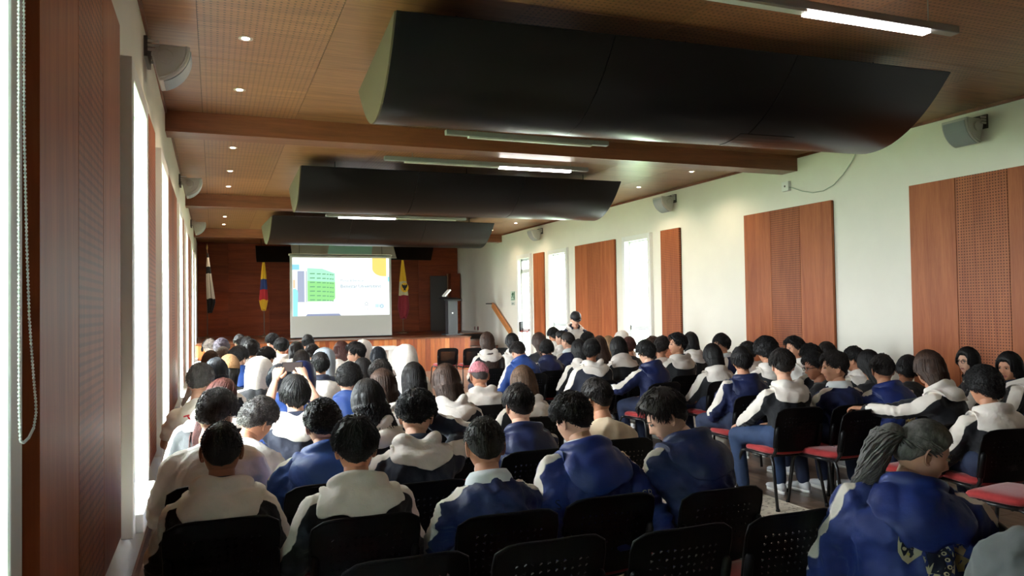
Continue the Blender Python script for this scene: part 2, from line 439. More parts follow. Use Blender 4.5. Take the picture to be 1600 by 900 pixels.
# stage reflectors (flat tilted boards above the screen)
M_PROJ_TINT = mat('board_projector_tint', srgb(168, 222, 212), .5)  # projector light falling on the board, put into its base colour
M_GREYB = mat('grey_board', srgb(186, 178, 168), .6)
def reflector(label, x0, x1, m, y=22.6, z0=2.93, skew=.0, mi=None):
    p = thing('stage_reflector', label, 'ceiling panel', ((x0 + x1) / 2, y, z0), group='tilted boards above the stage')
    w = (x1 - x0) / 2; b = MB()
    v = [(-w, 0, .0), (w, 0, 0), (w + skew, .55, .50), (-w + skew, .55, .50)]
    n = np.array([0, -.67, .74]) * -.02
    b.loft([v, [tuple(np.array(q) + n) for q in v]]); b.build('board', m, p, fix=True)
    for x in (-w * .7, w * .7): MB().tube([(x + skew * .9, .5, .46), (x + skew * .9, .5, ZC - z0)], .008, 6).build('hanger_rod', M_DARK, p)
reflector('dark tilted board above the stage, left of the screen', 1.15, 2.2, M_BAFFLE, y=23.0, z0=3.26 - .2)
reflector('tilted board tinted teal by projector light, right above the projection screen', 2.86, 4.06, M_PROJ_TINT, y=20.95, z0=3.10, skew=.16)
reflector('dark tilted board above the stage, right of the screen', 4.7, 6.1, M_BAFFLE, y=22.2, z0=3.1, skew=.25)
reflector('grey board behind the teal-tinted one above the screen', 2.05, 5.0, M_GREYB, y=22.0, z0=3.14)

# ------------------------------------------------------------------ lamps
M_LED = mat('led_diffuser', (1, 1, 1), .4, emit=(1, .93, .88, 1), estr=14)
M_LAMP = mat('lamp_housing', srgb(150, 152, 150), .4, metal=.3)
M_OFF = mat('unlit_diffuser', srgb(205, 206, 196), .35)
def linear_lamp(label, x0, x1, lit, y, z):
    p = thing('linear_lamp', label, 'ceiling lamp', ((x0 + x1) / 2, y, z), group='hanging linear lamps')
    c = (x0 + x1) / 2
    bevel(MB().box(x0 - c, x1 - c, -.035, .035, .012, .065).build('housing', M_LAMP, p), .006)
    if lit: MB().box(lit[0] - c, lit[1] - c, -.032, .032, -.012, .012).build('lit_diffuser', M_LED, p)
    segs = [(x0 + .25, (lit[0] if lit else x1 - .2) - .01)] + ([(lit[1] + .01, x1 - .22)] if lit else [])
    for a, b in segs:
        if b - a > .1: MB().box(a - c, b - c, -.03, .03, -.004, .012).build('unlit_diffuser', M_OFF, p)
    for x in (x0 + .35, x1 - .25):
        MB().tube([(x - c, 0, .06), (x - c, 0, ZC - z)], .004, 6).build('hanger_rod', M_LAMP, p)
        MB().lathe([(.001, ZC - z - .02), (.04, ZC - z - .016), (.04, ZC - z)], 14, (x - c, 0, 0)).build('ceiling_rose', M_LAMP, p)
linear_lamp('near hanging linear lamp, its lit tube bright at the upper right', 2.4, 4.74, (3.44, 4.47), 3.70, 3.45)
linear_lamp('unlit slim lamp hanging between the largest baffle and the near beam', 2.26, 4.17, None, 7.6, 3.44)
linear_lamp('partly lit linear lamp hanging in front of the second baffle', 1.95, 4.72, (3.45, 4.46), 9.18, 3.45)
linear_lamp('farthest hanging linear lamp, lit on its left half', 2.0, 4.82, (2.25, 3.35), 14.83, 3.42)

M_RING = mat('downlight_ring', srgb(190, 185, 175), .3, metal=.6)
M_BULB = mat('downlight_bulb', (1, 1, 1), .4, emit=(1, .80, .60, 1), estr=28)
def downlight(x, y, label):
    p = thing('downlight', label, 'downlight', (x, y, ZC), group='recessed ceiling spots')
    MB().lathe([(.030, -.001), (.048, -.006), (.055, -.004), (.055, .0)], 18).build('trim_ring', M_RING, p, smooth=True)
    MB().lathe([(.001, -.008), (.024, -.007), (.030, -.002)], 14).build('bulb', M_BULB, p, smooth=True)
    l = bpy.data.lights.new('downlight_beam', 'SPOT'); l.energy = 22; l.spot_size = 2.4; l.spot_blend = .8; l.color = (1, .78, .55); l.shadow_soft_size = .03
    o = bpy.data.objects.new('downlight_beam', l); COL.objects.link(o); o.parent = p; o.location = (0, 0, -.03)
ordn = ['first', 'second', 'third', 'fourth', 'fifth', 'sixth', 'seventh', 'eighth']
for i, y in enumerate((6.16, 7.62, 10.37, 12.11, 13.62, 18.01, 19.61, 23.2)):
    downlight(.24, y, '%s glowing ceiling spot from the camera in the row along the left wall' % ordn[i])
for i, y in enumerate((10.15, 11.77, 17.71, 19.48)):
    downlight(7.07, y, '%s glowing ceiling spot from the camera in the row along the right wall' % ordn[i])

# ------------------------------------------------------------------ loudspeakers
M_SPK = mat('speaker_shell', srgb(186, 184, 178), .5)
M_GRILLE = mat('speaker_grille', srgb(150, 156, 160), .6, bump=.5, bscale=400)
M_SPKD = mat('speaker_bracket', srgb(84, 80, 76), .5)
def loudspeaker(side, y, z, label):
    """wedge: fan-shaped end plates across the hall, curved grille turned into the room and down"""
    s = 1 if side == 'left' else -1
    x = XL if side == 'left' else XR
    p = thing('wall_loudspeaker', label, 'loudspeaker', (x, y, z), group='white wall loudspeakers')
    c0 = math.radians(-38); ap = (.05, .06); HL = .15
    def pt(r, a): return (s * (ap[0] + r * math.cos(a)), ap[1] + r * math.sin(a))
    A = np.linspace(c0 - .72, c0 + .72, 11)
    out = [pt(.05, c0 - 1.0)] + [pt(.26, a) for a in A] + [pt(.05, c0 + 1.0)]
    b = MB(); b.loft([[(q[0], -HL, q[1]) for q in out], [(q[0], HL, q[1]) for q in out]])
    bevel(b.build('cabinet', M_SPK, p, fix=True), .010, 3)
    A2 = np.linspace(c0 - .60, c0 + .60, 11)
    g = MB(); g.loft([[(pt(.266, a)[0], yy, pt(.266, a)[1]) for a in A2] + [(pt(.25, a)[0], yy, pt(.25, a)[1]) for a in A2[::-1]] for yy in (-HL + .02, HL - .02)])
    g.build('grille', M_GRILLE, p, fix=True)
    ang = np.arange(20) * 2 * PI / 20; cx, cz = pt(.12, c0)
    for e in (-1, 1):
        d = MB(); d.loft([[(cx + r * math.cos(t), e * (HL + h), cz + r * math.sin(t)) for t in ang] for r, h in ((.052, -.004), (.052, .010), (.046, .014))]); d.build('pivot_disc', M_SPK, p, fix=True)
        rim = MB(); rim.tube([(pt(.235, a)[0], e * (HL + .003), pt(.235, a)[1]) for a in A], .007, 6); rim.build('end_rim', M_SPK, p, smooth=True)
        for k in (-.03, 0, .03):
            MB().box(min(0, s * .10), max(0, s * .10), e * (HL + .010) - .006, e * (HL + .010) + .006, .055 + k - .010, .055 + k + .010).build('bracket_rib', M_SPK, p)
    MB().box(min(0, s * .025), max(0, s * .025), -HL - .02, HL + .02, -.03, .12).build('wall_plate', M_SPKD, p)
loudspeaker('left', 6.2, 3.53, 'nearest wedge loudspeaker on the left wall, under the ceiling')
loudspeaker('left', 12.1, 3.52, 'second wedge loudspeaker from the camera on the left wall')
loudspeaker('left', 17.95, 3.52, 'third and farthest wedge loudspeaker on the left wall')
loudspeaker('right', 5.9, 3.53, 'nearest wedge loudspeaker on the right wall, at the picture edge')
loudspeaker('right', 11.85, 3.52, 'second wedge loudspeaker from the camera on the right wall')
loudspeaker('right', 17.85, 3.52, 'farthest wedge loudspeaker on the right wall, above the glazed door')

# ------------------------------------------------------------------ stage
SY, SZ, SX = 19.4, .88, 6.38
M_STAGETOP = wood('stage_floor', srgb(120, 70, 42), srgb(84, 46, 26), 'x', .3, coat=.3)
stage = thing('stage', 'raised wooden stage with plank front below the screen', 'stage', (0, SY, 0))
SE = YB - SY - .035
b = MB().box(XL + .006, SX, .03, SE, 0, SZ - .03); b.box(SX, XR - .006, 2.5, SE, 0, SZ - .03); b.build('carcass', M_DARK, stage)
b = MB().box(XL + .005, SX + .02, -.03, SE, SZ - .03, SZ); b.box(SX + .02, XR - .005, 2.45, SE, SZ - .03, SZ); b.build('deck', M_STAGETOP, stage)
rnd = random.Random(9)
x = XL + .006; _st = {}
while x < SX - .02:
    w = rnd.choice((.10, .12, .14)); w = min(w, SX - x)
    mi = rnd.choice((0, 0, 1, 1, 2)); k = (round(w, 3), mi)
    if k not in _st:
        me = MB().box(.002, w - .002, 0, .03, 0, SZ - .03).mesh('front_plank'); me.materials.append(M_STAGE[mi]); _st[k] = me
    obj('front_plank', _st[k], parent=stage, loc=(x, rnd.choice((0, .002, .004)), 0)); x += w
MB().box(SX - .03, SX, .0, 2.5, 0, SZ - .03).build('side_panel', M_STAGE[1], stage)
steps = thing('stage_steps', 'wooden steps up to the stage beside the right wall', 'steps', (7.05, SY + .9, 0))
for i in range(4):
    hh = SZ * (i + 1) / 5
    MB().box(SX + .03 - 7.05, XR - .03 - 7.05, i * .38, 4 * .38, SZ * i / 5, hh - .03).build('riser', M_STAGE[1], steps)
    MB().box(SX + .02 - 7.05, XR - .02 - 7.05, i * .38 - .02, (i + 1) * .38 + (.02 if i < 3 else 0), hh - .03, hh).build('tread', M_STAGETOP, steps)
rail = thing('handrail', 'slanted orange wooden handrail on the wall by the stage steps', 'handrail', (XR, 20.5, 0))
M_RAIL = wood('rail_wood', srgb(214, 144, 84), srgb(190, 118, 62), 'y', .35)
b = MB(); b.loft([[(-.12, .78, 1.64), (-.05, .78, 1.64), (-.05, .78, 1.78), (-.12, .78, 1.78)], [(-.12, -.62, .88), (-.05, -.62, .88), (-.05, -.62, 1.02), (-.12, -.62, 1.02)]])
b.build('rail_board', M_RAIL, rail, fix=True)
for t in (.12, .85):
    yy = .78 - 1.4 * t; zz = 1.70 - .76 * t
    MB().tube([(0, yy, zz - .05), (-.085, yy, zz - .05)], .014, 8).build('bracket', M_TUBE, rail)
b = MB().box(-.30, -.05, .74, .80, 1.735, 1.765); b.build('end_piece', M_TUBE, rail)

# vertical veneer boards on the stage back wall
back = thing('stage_backdrop', 'dark reddish veneer boards lining the wall behind the stage', 'wall cladding', (0, YB, SZ))
xs2 = [XL + .02, .42, 1.62, 2.82, 4.02, 5.22, 6.42, XR - .02]
for i in range(7):
    for z0, z1 in ((0, 1.35), (1.35, ZC - SZ - .02)):
        MB().box(xs2[i] + .003, xs2[i + 1] - .003, -.03, -.002, z0 + .003, z1 - .003).build('board', M_STAGEWALL, back)

# ------------------------------------------------------------------ projection screen with its slide
M_SCR = mat('screen_cloth', srgb(146, 142, 135), .8)
scr = thing('projection_screen', 'white projection screen hanging over the stage with a projected slide', 'projection screen', (3.21, 20.72, 0))
SW = 1.345
MB().box(-SW, SW, 0, .006, .90, 3.12).build('screen_cloth', M_SCR, scr)
MB().tube([(-SW - .01, .003, .908), (SW + .01, .003, .908)], .016, 8).build('bottom_bar', M_BLACK, scr)
MB().box(-SW - .03, SW + .03, .0, .06, 3.09, 3.135).build('roller_case', M_GREYB, scr)
for x in (-1.1, 1.1): MB().tube([(x, .03, 3.12), (x, .03, ZC)], .006, 6).build('hanger_rod', M_DARK, scr)
def lit(name, rgb, k=1.0):
    c = srgb(*rgb); return mat(name, (.02, .02, .02), .9, emit=c, estr=k * .5, spec=.1)
sx0, sx1, sz0, sz1 = -1.285, 1.285, 1.485, 3.035
def slide_xy(u, v): return (sx0 + (sx1 - sx0) * u, sz1 + (sz0 - sz1) * v)
_ly = [0]
def slide(name, polys, m, layer, parent=scr):
    b = MB(); y = -.001 * layer
    for poly in polys:
        q = [slide_xy(*p) for p in poly]
        b.loft([[(p[0], y, p[1]) for p in q], [(p[0], y - .0006, p[1]) for p in q]])
    return b.build(name, m, parent, fix=True)
def R4(a, b, c, d): return [(a, b), (c, b), (c, d), (a, d)]
sl = slide('slide_image', [R4(0, 0, 1, 1)], lit('slide_white', (244, 254, 255), 1.35), 1)
sl['label'] = 'projected slide with a green building and blue lettering'
slide('building_facade', [[(.15, .20), (.30, .205), (.43, .28), (.43, .70), (.405, .75), (.15, .75)]], lit('slide_green', (160, 240, 150), 1.0), 2, sl)
slide('building_top', [[(.15, .18), (.30, .19), (.43, .27), (.43, .42), (.15, .40)]], lit('slide_mint', (182, 250, 216), 1.05), 3, sl)
wins = []
for c, (u0, wd) in enumerate(((.175, .05), (.245, .04), (.30, .035), (.345, .02), (.375, .02), (.40, .015))):
    for r in range(7):
        v = .265 + r * .075 + c * .004; wins.append(R4(u0, v, u0 + wd, v + .018))
slide('facade_windows', wins, lit('slide_green_dark', (120, 190, 140), .9), 4, sl)['kind'] = 'stuff'
slide('side_tower', [R4(.05, .23, .12, .76)], lit('slide_grey', (178, 188, 214), 1.0), 2, sl)
slide('tower_edge', [R4(.135, .23, .147, .76)], lit('slide_grey2', (196, 206, 212), 1.1), 2, sl)
slide('sky_patch', [R4(0, .12, .07, .21)], lit('slide_sky', (150, 220, 252), 1.1), 2, sl)
slide('cyan_column', [[(.005, .54), (.03, .53), (.05, .56), (.055, .6), (.05, 1), (.005, 1)]], lit('slide_cyan', (150, 244, 252), 1.2), 3, sl)
slide('orange_patch', [R4(.005, .38, .03, .52)], lit('slide_peach', (252, 214, 180), 1.1), 3, sl)
arc = [(.82 + .0, .0), (.97, 0), (.97, .32)] + [(.94 - .12 * math.sin(t), .18 + .14 * math.cos(t)) for t in np.linspace(.1, PI / 2, 8)]
slide('yellow_shape', [arc], lit('slide_yellow', (255, 224, 122), 1.1), 2, sl)
slide('mauve_tab', [[(.13, 1), (.15, .965), (.47, .965), (.49, 1)]], lit('slide_mauve', (160, 170, 205), .9), 2, sl)
slide('cyan_dot', [R4(.985, .33, 1, .41)], lit('slide_cyan', (150, 244, 252), 1.2), 2, sl)
def ring(u, v, r, w, k=16, a0=0, a1=2 * PI):
    t = np.linspace(a0, a1, k); asp = (sx1 - sx0) / (sz1 - sz0)
    return [[(u + r * math.cos(t[i]), v + r * asp * math.sin(t[i])), (u + r * math.cos(t[i + 1]), v + r * asp * math.sin(t[i + 1])),
             (u + (r - w) * math.cos(t[i + 1]), v + (r - w) * asp * math.sin(t[i + 1])), (u + (r - w) * math.cos(t[i]), v + (r - w) * asp * math.sin(t[i]))] for i in range(k - 1)]
slide('round_logo', ring(.918, .845, .021, .009) + [R4(.909, .838, .927, .850)], lit('slide_blue', (150, 200, 225), 1.0), 2, sl)
slide('bar_logo', [R4(.852, .81, .864, .87), R4(.868, .81, .880, .87), R4(.885, .81, .893, .87)], lit('slide_bluepale', (180, 224, 240), 1.1), 2, sl)
slide('crest_logo', ring(.755, .80, .016, .005, 10, 2.6, 6.6) + [R4(.735, .822, .775, .832), R4(.69, .853, .82, .857)], lit('slide_ink', (150, 170, 172), .9), 2, sl)
def flat_text(name, body, size, m, parent, loc, rot=(PI / 2, 0, 0), align='LEFT', width=None):
    cu = bpy.data.curves.new(name, 'FONT'); cu.body = body; cu.size = size; cu.align_x = align; cu.extrude = .0004; cu.resolution_u = 2
    o = bpy.data.objects.new(name, cu); COL.objects.link(o)
    dg = bpy.context.evaluated_depsgraph_get(); dg.update()
    me = bpy.data.meshes.new_from_object(o.evaluated_get(dg)); bpy.data.objects.remove(o)
    if width:
        v = np.empty(len(me.vertices) * 3); me.vertices.foreach_get('co', v); v = v.reshape(-1, 3); v[:, 0] *= width / max(1e-6, np.ptp(v[:, 0])); me.vertices.foreach_set('co', v.ravel())
    if m is None: return me
    me.materials.clear()
    return obj(name, me, m, parent, loc=loc, rot=rot)
u = slide_xy(.485, .41); flat_text('subtitle_lettering', 'Manual & Bienestar', .085, lit('slide_text2', (150, 170, 180), .9), sl, (u[0], -.003, u[1]), width=.63)
u = slide_xy(.485, .52); flat_text('title_lettering', 'Bienestar Universitario', .13, lit('slide_text', (84, 132, 156), .9), sl, (u[0], -.003, u[1]), width=1.09)
u = slide_xy(.735, .91); flat_text('crest_lettering', 'E  R', .06, lit('slide_ink', (150, 170, 172), .9), sl, (u[0], -.003, u[1]))

# ------------------------------------------------------------------ flags
M_POLE = mat('flag_pole', srgb(96, 66, 40), .4)
M_GOLD = mat('gold_metal', srgb(170, 140, 80), .35, metal=.7)
FC = {k: mat('flag_' + k, srgb(*c), .75, sheen=.2) for k, c in dict(yellow=(232, 178, 30), blue=(40, 62, 120), red=(190, 30, 40), black=(18, 18, 20), white=(222, 216, 204), crimson=(128, 12, 28), cream=(206, 190, 150)).items()}
def flag(label, x, y, top, cloth_top, cloth_bot, bands, wid, lean=0.0, side=1):
    p = thing('flag', label, 'flag', (x, y, SZ), group='draped flags on the stage')
    MB().lathe([(.001, 0), (.17, 0), (.17, .02), (.05, .05), (.03, .09), (.001, .09)], 20).build('flag_base', M_POLE, p, smooth=False)
    MB().tube([(0, 0, .05), (0, 0, top - SZ - .16)], .014, 8).build('flag_pole', M_POLE, p)
    MB().lathe([(.001, 0), (.02, .01), (.012, .03), (.03, .06), (.018, .12), (.001, .19)], 10, (0, 0, top - SZ - .17)).build('finial', M_GOLD, p, smooth=True)
    b = MB(); K = 40; NZ = 26; rings = []
    for i in range(NZ + 1):
        t = i / NZ; z = cloth_top - SZ + (cloth_bot - cloth_top) * t
        w = wid * (.10 + .9 * t ** .7) * (1 - .55 * max(0, t - .82) / .18)
        a = np.arange(K) * 2 * PI / K
        fold = 1 + .28 * np.sin(a * 6 + t * 2.0) * min(1, t * 3) + .1 * np.sin(a * 11 + 1)
        r = np.stack([side * (.02 + w * .55 * t) + np.cos(a) * w * .55 * fold, -.02 + np.sin(a) * w * .38 * fold, np.full(K, z) + .02 * np.sin(3 * a) * t], 1); rings.append(r)
    for i in range(NZ):
        t = (i + .5) / NZ
        mi = next(k for k, (lim, c) in enumerate(bands) if t <= lim)
        b.loft(rings[i:i + 2], mi, caps=(i in (NZ - 1,)))
    o = b.build('flag_cloth', [FC[c] for _, c in bands], p, smooth=True)
    return p
flag('black and white flag draped on a pole at the left end of the stage', -.17, 23.4, 3.58, 3.32, 1.62, [(.08, 'black'), (.24, 'white'), (.34, 'black'), (.78, 'white'), (1, 'black')], .19, side=1)
flag('yellow, blue and red national flag draped on a pole left of the screen', 1.37, 23.4, 3.30, 3.24, 1.66, [(.42, 'yellow'), (.60, 'blue'), (.82, 'red'), (1, 'yellow')], .20, side=-.2)
fl = flag('yellow and crimson city flag with an eagle shield, right of the screen', 5.50, 23.4, 3.28, 3.22, 1.33, [(.40, 'yellow'), (.62, 'cream'), (1, 'crimson')], .30, side=.1)
# eagle shield on the flag
b = MB()
e = [(0, .10), (.02, .06), (.05, .09), (.09, .10), (.08, .03), (.05, -.02), (.03, -.04), (.035, -.10), (0, -.08), (-.035, -.10), (-.03, -.04), (-.05, -.02), (-.08, .03), (-.09, .10), (-.05, .09), (-.02, .06)]
b.loft([[(p[0] + .03, -.145, p[1] + 1.42) for p in e], [(p[0] + .03, -.15, p[1] + 1.42) for p in e]]); b.build('eagle_emblem', FC['black'], fl, fix=True)
b = MB(); t = np.linspace(0, 2 * PI, 25)[:-1]
b.loft([[(.03 + .125 * math.cos(q), -.137, 1.42 + .15 * math.sin(q)) for q in t], [(.03 + .125 * math.cos(q), -.143, 1.42 + .15 * math.sin(q)) for q in t]]); b.build('shield_disc', FC['yellow'], fl, fix=True)

# ------------------------------------------------------------------ lectern, grey board, table, door, signs
M_LECT = mat('lectern_grey', srgb(46, 47, 50), .45)
p = thing('lectern', 'dark grey lectern standing at the right of the stage', 'lectern', (6.22, 20.6, SZ))
bevel(MB().box(-.13, .15, -.14, .14, .03, .98).build('column', M_LECT, p), .01)
bevel(MB().box(-.22, .24, -.22, .22, 0, .04).build('foot', M_LECT, p), .008)
b = MB(); b.loft([[(-.27, -.25, .96), (.25, -.25, .96), (.25, .25, 1.02), (-.27, .25, 1.02)], [(-.27, -.25, 1.0), (.25, -.25, 1.0), (.25, .25, 1.06), (-.27, .25, 1.06)]]); b.build('reading_top', M_BLACK, p, fix=True)
MB().box(-.02, .02, -.15, -.14, .60, .64).build('logo_plate', M_WHITE, p)
p = tag(MB().box(-.02, .02, -.15, .15, -.07, .17, M=Matrix.Rotation(.75, 4, 'Y')).build('open_notebook', M_WHITE, loc=(6.06, 20.6, SZ + 1.145)), 'small white open notebook leaning on the lectern', 'notebook')
p = thing('grey_door_leaf', 'tall dark grey board leaning at the back right of the stage', 'board', (7.08, 24.86, SZ))
MB().box(-.29, .29, -.03, .03, 0, 1.85).build('board', mat('board_grey', srgb(58, 56, 55), .5), p); MB().box(.295, .33, -.035, .04, 0, 1.92).build('edge_strip', mat('edge_tan', srgb(150, 110, 84), .5), p)
p = thing('tall_cabinet', 'tall brown veneer cabinet beside the grey board on stage', 'cabinet', (7.58, 24.75, SZ))
MB().box(-.15, .18, -.15, .19, 0, 1.92).build('body', M_STAGEWALL, p); MB().box(-.14, .17, -.17, -.15, .02, 1.9).build('door', M_STAGEWALL, p)
p = thing('white_table', 'small white table in front of the stage', 'table', (3.67, 17.9, 0))
bevel(MB().box(-.37, .37, -.25, .25, .68, .76).build('table_top', M_WHITE, p), .008)
for x0, x1 in ((-.35, -.22), (.14, .35)): MB().box(x0, x1, -.22, .22, 0, .68).build('leg_panel', M_WHITE, p)
# glazed door
d = struct(empty('door_1', (XR, sum(DOOR_Y) / 2, 0))); h = (DOOR_Y[1] - DOOR_Y[0]) / 2
b = MB()
for r in ((-h - .1, -h + .008, 0, 3.05), (h - .008, h + .1, 0, 3.05), (-h + .008, h - .008, 2.942, 3.05)): b.box(-.06, 0, *r)
for r in ((-h - .002, -h + .008, 0, 2.95), (h - .008, h + .002, 0, 2.95), (-h + .008, h - .008, 2.942, 2.952)): b.box(0, .21, *r)
h -= .008
b.build('door_casing', M_WHITE, d)
b = MB()
for r in ((-h, -h + .07, .01, 2.95), (h - .07, h, .01, 2.95), (-h, h, 2.55, 2.66), (-h, h, .01, .12), (-h, h, 2.88, 2.95), (-h, h, .98, 1.06)): b.box(.04, .09, *r)
b.build('door_frame', M_ALU, d)
for r in ((-h + .07, h - .07, .12, .98), (-h + .07, h - .07, 1.06, 2.55), (-h + .07, h - .07, 2.66, 2.88)): MB().box(.062, .068, *r).build('pane', M_GLASS, d)
pb = MB().tube([(-.03, -h + .05, 1.08), (-.05, -h + .12, .98), (-.05, h - .1, .98)], .016, 8).build('panic_bar', mat('panic_red', srgb(120, 34, 30), .4), d)
for y in (-h + .05, h - .03): bevel(MB().box(-.04, .05, y - .04, y + .04, .96, 1.24).build('latch_box', M_BLACK, d), .008)
# exit sign
p = thing('exit_sign', 'small green running-man exit sign on the wall beside the glazed door', 'sign', (XR, 19.82, 1.94))
MB().box(-.012, 0, -.16, .16, -.12, .14).build('sign_plate', mat('sign_pale', srgb(196, 214, 196), .5), p)
M_SG = mat('sign_green', srgb(24, 92, 62), .5)
def wp(name, polys, m, x=-.0135):
    b = MB()
    for q in polys: b.loft([[(x, -a, c) for a, c in q], [(x - .0015, -a, c) for a, c in q]])
    return b.build(name, m, p, fix=True)
run = [[(-.02, .105), (.015, .105), (.02, .13), (-.015, .13)], [(-.05, .03), (.03, .05), (.03, .10), (-.02, .10)], [(-.05, .03), (-.01, .035), (-.05, -.04), (-.10, -.05)], [(.0, .04), (.03, .045), (.07, -.05), (.04, -.06)], [(-.02, .10), (-.09, .06), (-.08, .04), (-.02, .075)], [(.02, .095), (.08, .06), (.07, .045), (.02, .07)]]
wp('running_man', run, M_SG)
wp('door_mark', [[(.09, -.08), (.13, -.08), (.13, .13), (.09, .13)], [(-.12, -.10), (.13, -.10), (.13, -.085), (-.12, -.085)]], M_SG)
p2 = tag(MB().box(-.01, 0, -.12, .12, -.05, .05).build('notice_plate', mat('notice_pale', srgb(200, 206, 196), .5), loc=(XR, 19.82, 1.74)), 'small pale notice plate below the exit sign', 'sign')
wp2 = flat_text('notice_lettering', 'SALIDA', .05, mat('notice_ink', srgb(90, 100, 96), .6), p2, (-.012, .1, -.018), rot=(PI / 2, 0, -PI / 2))
# wall sockets by the stage, cable box and its cable
for y, c, nm in ((23.22, srgb(196, 150, 140), 'left'), (22.9, srgb(120, 40, 36), 'right')):
    p = thing('wall_socket', '%s of two small reddish sockets low on the wall by the stage' % nm, 'socket', (XR, y, .98))
    MB().box(-.012, 0, -.05, .05, -.06, .06).build('cover_plate', mat('socket_%s' % nm, c, .5), p); MB().box(-.016, -.012, -.02, .02, -.03, .03).build('insert', M_BLACK, p)
p = thing('junction_box', 'small white junction box high on the right wall with a pinhole', 'junction box', (XR, 8.83, 3.34))
bevel(MB().box(-.05, 0, -.07, .07, -.07, .07).build('box_body', M_WHITE, p), .006); MB().tube([(-.05, 0, 0), (-.055, 0, 0)], .014, 10).build('cable_gland', M_SPKD, p)
pts = [(8.83, 3.34), (8.7, 3.30), (8.5, 3.22), (8.3, 3.17), (8.1, 3.17), (7.92, 3.22), (7.75, 3.33), (7.6, 3.47), (7.5, 3.6), (7.45, ZC)]
tag(MB().tube([(XR - .03, a, z) for a, z in pts], .006, 6).build('wall_cable', mat('cable_grey', srgb(176, 186, 170), .5), smooth=True), 'thin grey cable hanging in a loop on the right wall', 'cable')

def translucent(name, c):
    m = bpy.data.materials.new(name); m.use_nodes = True; nt = m.node_tree; N = nt.nodes; L = nt.links; N.remove(N['Principled BSDF'])
    a = N.new('ShaderNodeBsdfDiffuse'); a.inputs[0].default_value = c; b = N.new('ShaderNodeBsdfTranslucent'); b.inputs[0].default_value = c
    x = N.new('ShaderNodeMixShader'); x.inputs[0].default_value = .55; L.new(a.outputs[0], x.inputs[1]); L.new(b.outputs[0], x.inputs[2]); L.new(x.outputs[0], N['Material Output'].inputs[0]); return m
# roller blind and bead chain at the nearest left window
p = thing('roller_blind', 'white roller blind at the nearest left window, at the picture edge', 'roller blind', (XL + .05, 1.45, 0))
MB().box(-.004, .004, -.50, .50, .62, 2.99).build('blind_cloth', translucent('blind_cloth', srgb(234, 238, 238)), p)
MB().tube([(.0, -.52, 3.0), (.0, .52, 3.0)], .03, 10).build('roller', M_WHITE, p); MB().tube([(0, -.5, .62), (0, .5, .62)], .012, 8).build('bottom_rail', M_WHITE, p)
chain = [(1.93, 2.98), (1.93, 2.4), (1.935, 2.05), (1.96, 1.8), (1.985, 1.64), (2.02, 1.53), (2.05, 1.45), (2.055, 1.42), (2.03, 1.39), (1.98, 1.375), (1.93, 1.372), (1.90, 1.38), (1.89, 1.45), (1.885, 2.0), (1.885, 2.98)]
cx = XL + .075
pc = thing('bead_chain', 'white bead chain hanging in a loop beside the roller blind', 'chain', (0, 0, 0))
MB().tube([(cx, y, z) for y, z in chain], .0016, 5).build('cord', M_WHITE, pc)
b = MB(); P_ = np.array(chain); seg = np.linalg.norm(np.diff(P_, axis=0), axis=1); cum = np.concatenate([[0], np.cumsum(seg)])
for s in np.arange(0, cum[-1], .0085):
    if P_[0, 1] - .2 < np.interp(s, cum, P_[:, 1]): continue
    b.ell((cx, np.interp(s, cum, P_[:, 0]), np.interp(s, cum, P_[:, 1])), (.0034, .0034, .0034), 6, 4)
o = b.build('beads', M_WHITE, pc, smooth=True); o['kind'] = 'stuff'

# rug
M_RUG = mat('rug_pile', srgb(204, 194, 176), .9, noise=.18, nscale=26, bump=.4, bscale=120)
def speckle(m, dark):
    nt = m.node_tree; N = nt.nodes; L = nt.links; P = N['Principled BSDF']
    src = P.inputs['Base Color'].links[0].from_socket
    tc = N.new('ShaderNodeTexCoord'); n = N.new('ShaderNodeTexNoise'); n.inputs['Scale'].default_value = 34; n.inputs['Detail'].default_value = 5
    L.new(tc.outputs['Object'], n.inputs['Vector']); r = N.new('ShaderNodeMapRange'); r.inputs[1].default_value = .60; r.inputs[2].default_value = .66; L.new(n.outputs['Fac'], r.inputs[0])
    mx = N.new('ShaderNodeMix'); mx.data_type = 'RGBA'; L.new(r.outputs[0], mx.inputs['Factor']); L.new(src, mx.inputs['A']); mx.inputs['B'].default_value = dark
    L.new(mx.outputs['Result'], P.inputs['Base Color'])
speckle(M_RUG, srgb(96, 84, 72))
p = thing('rug', 'pale beige speckled rug on the floor between the chairs', 'rug', (3.3, 4.3, 0))
bevel(MB().box(-1.06, 1.06, -1.75, 1.75, .0005, .010).build('pile', M_RUG, p), .004)
b = MB()
for r in ((-1.08, -1.06, -1.77, 1.77), (1.06, 1.08, -1.77, 1.77), (-1.06, 1.06, -1.77, -1.75), (-1.06, 1.06, 1.75, 1.77)): b.box(*r, .0005, .011)
b.build('edging', mat('rug_edge', srgb(214, 204, 184), .9), p)
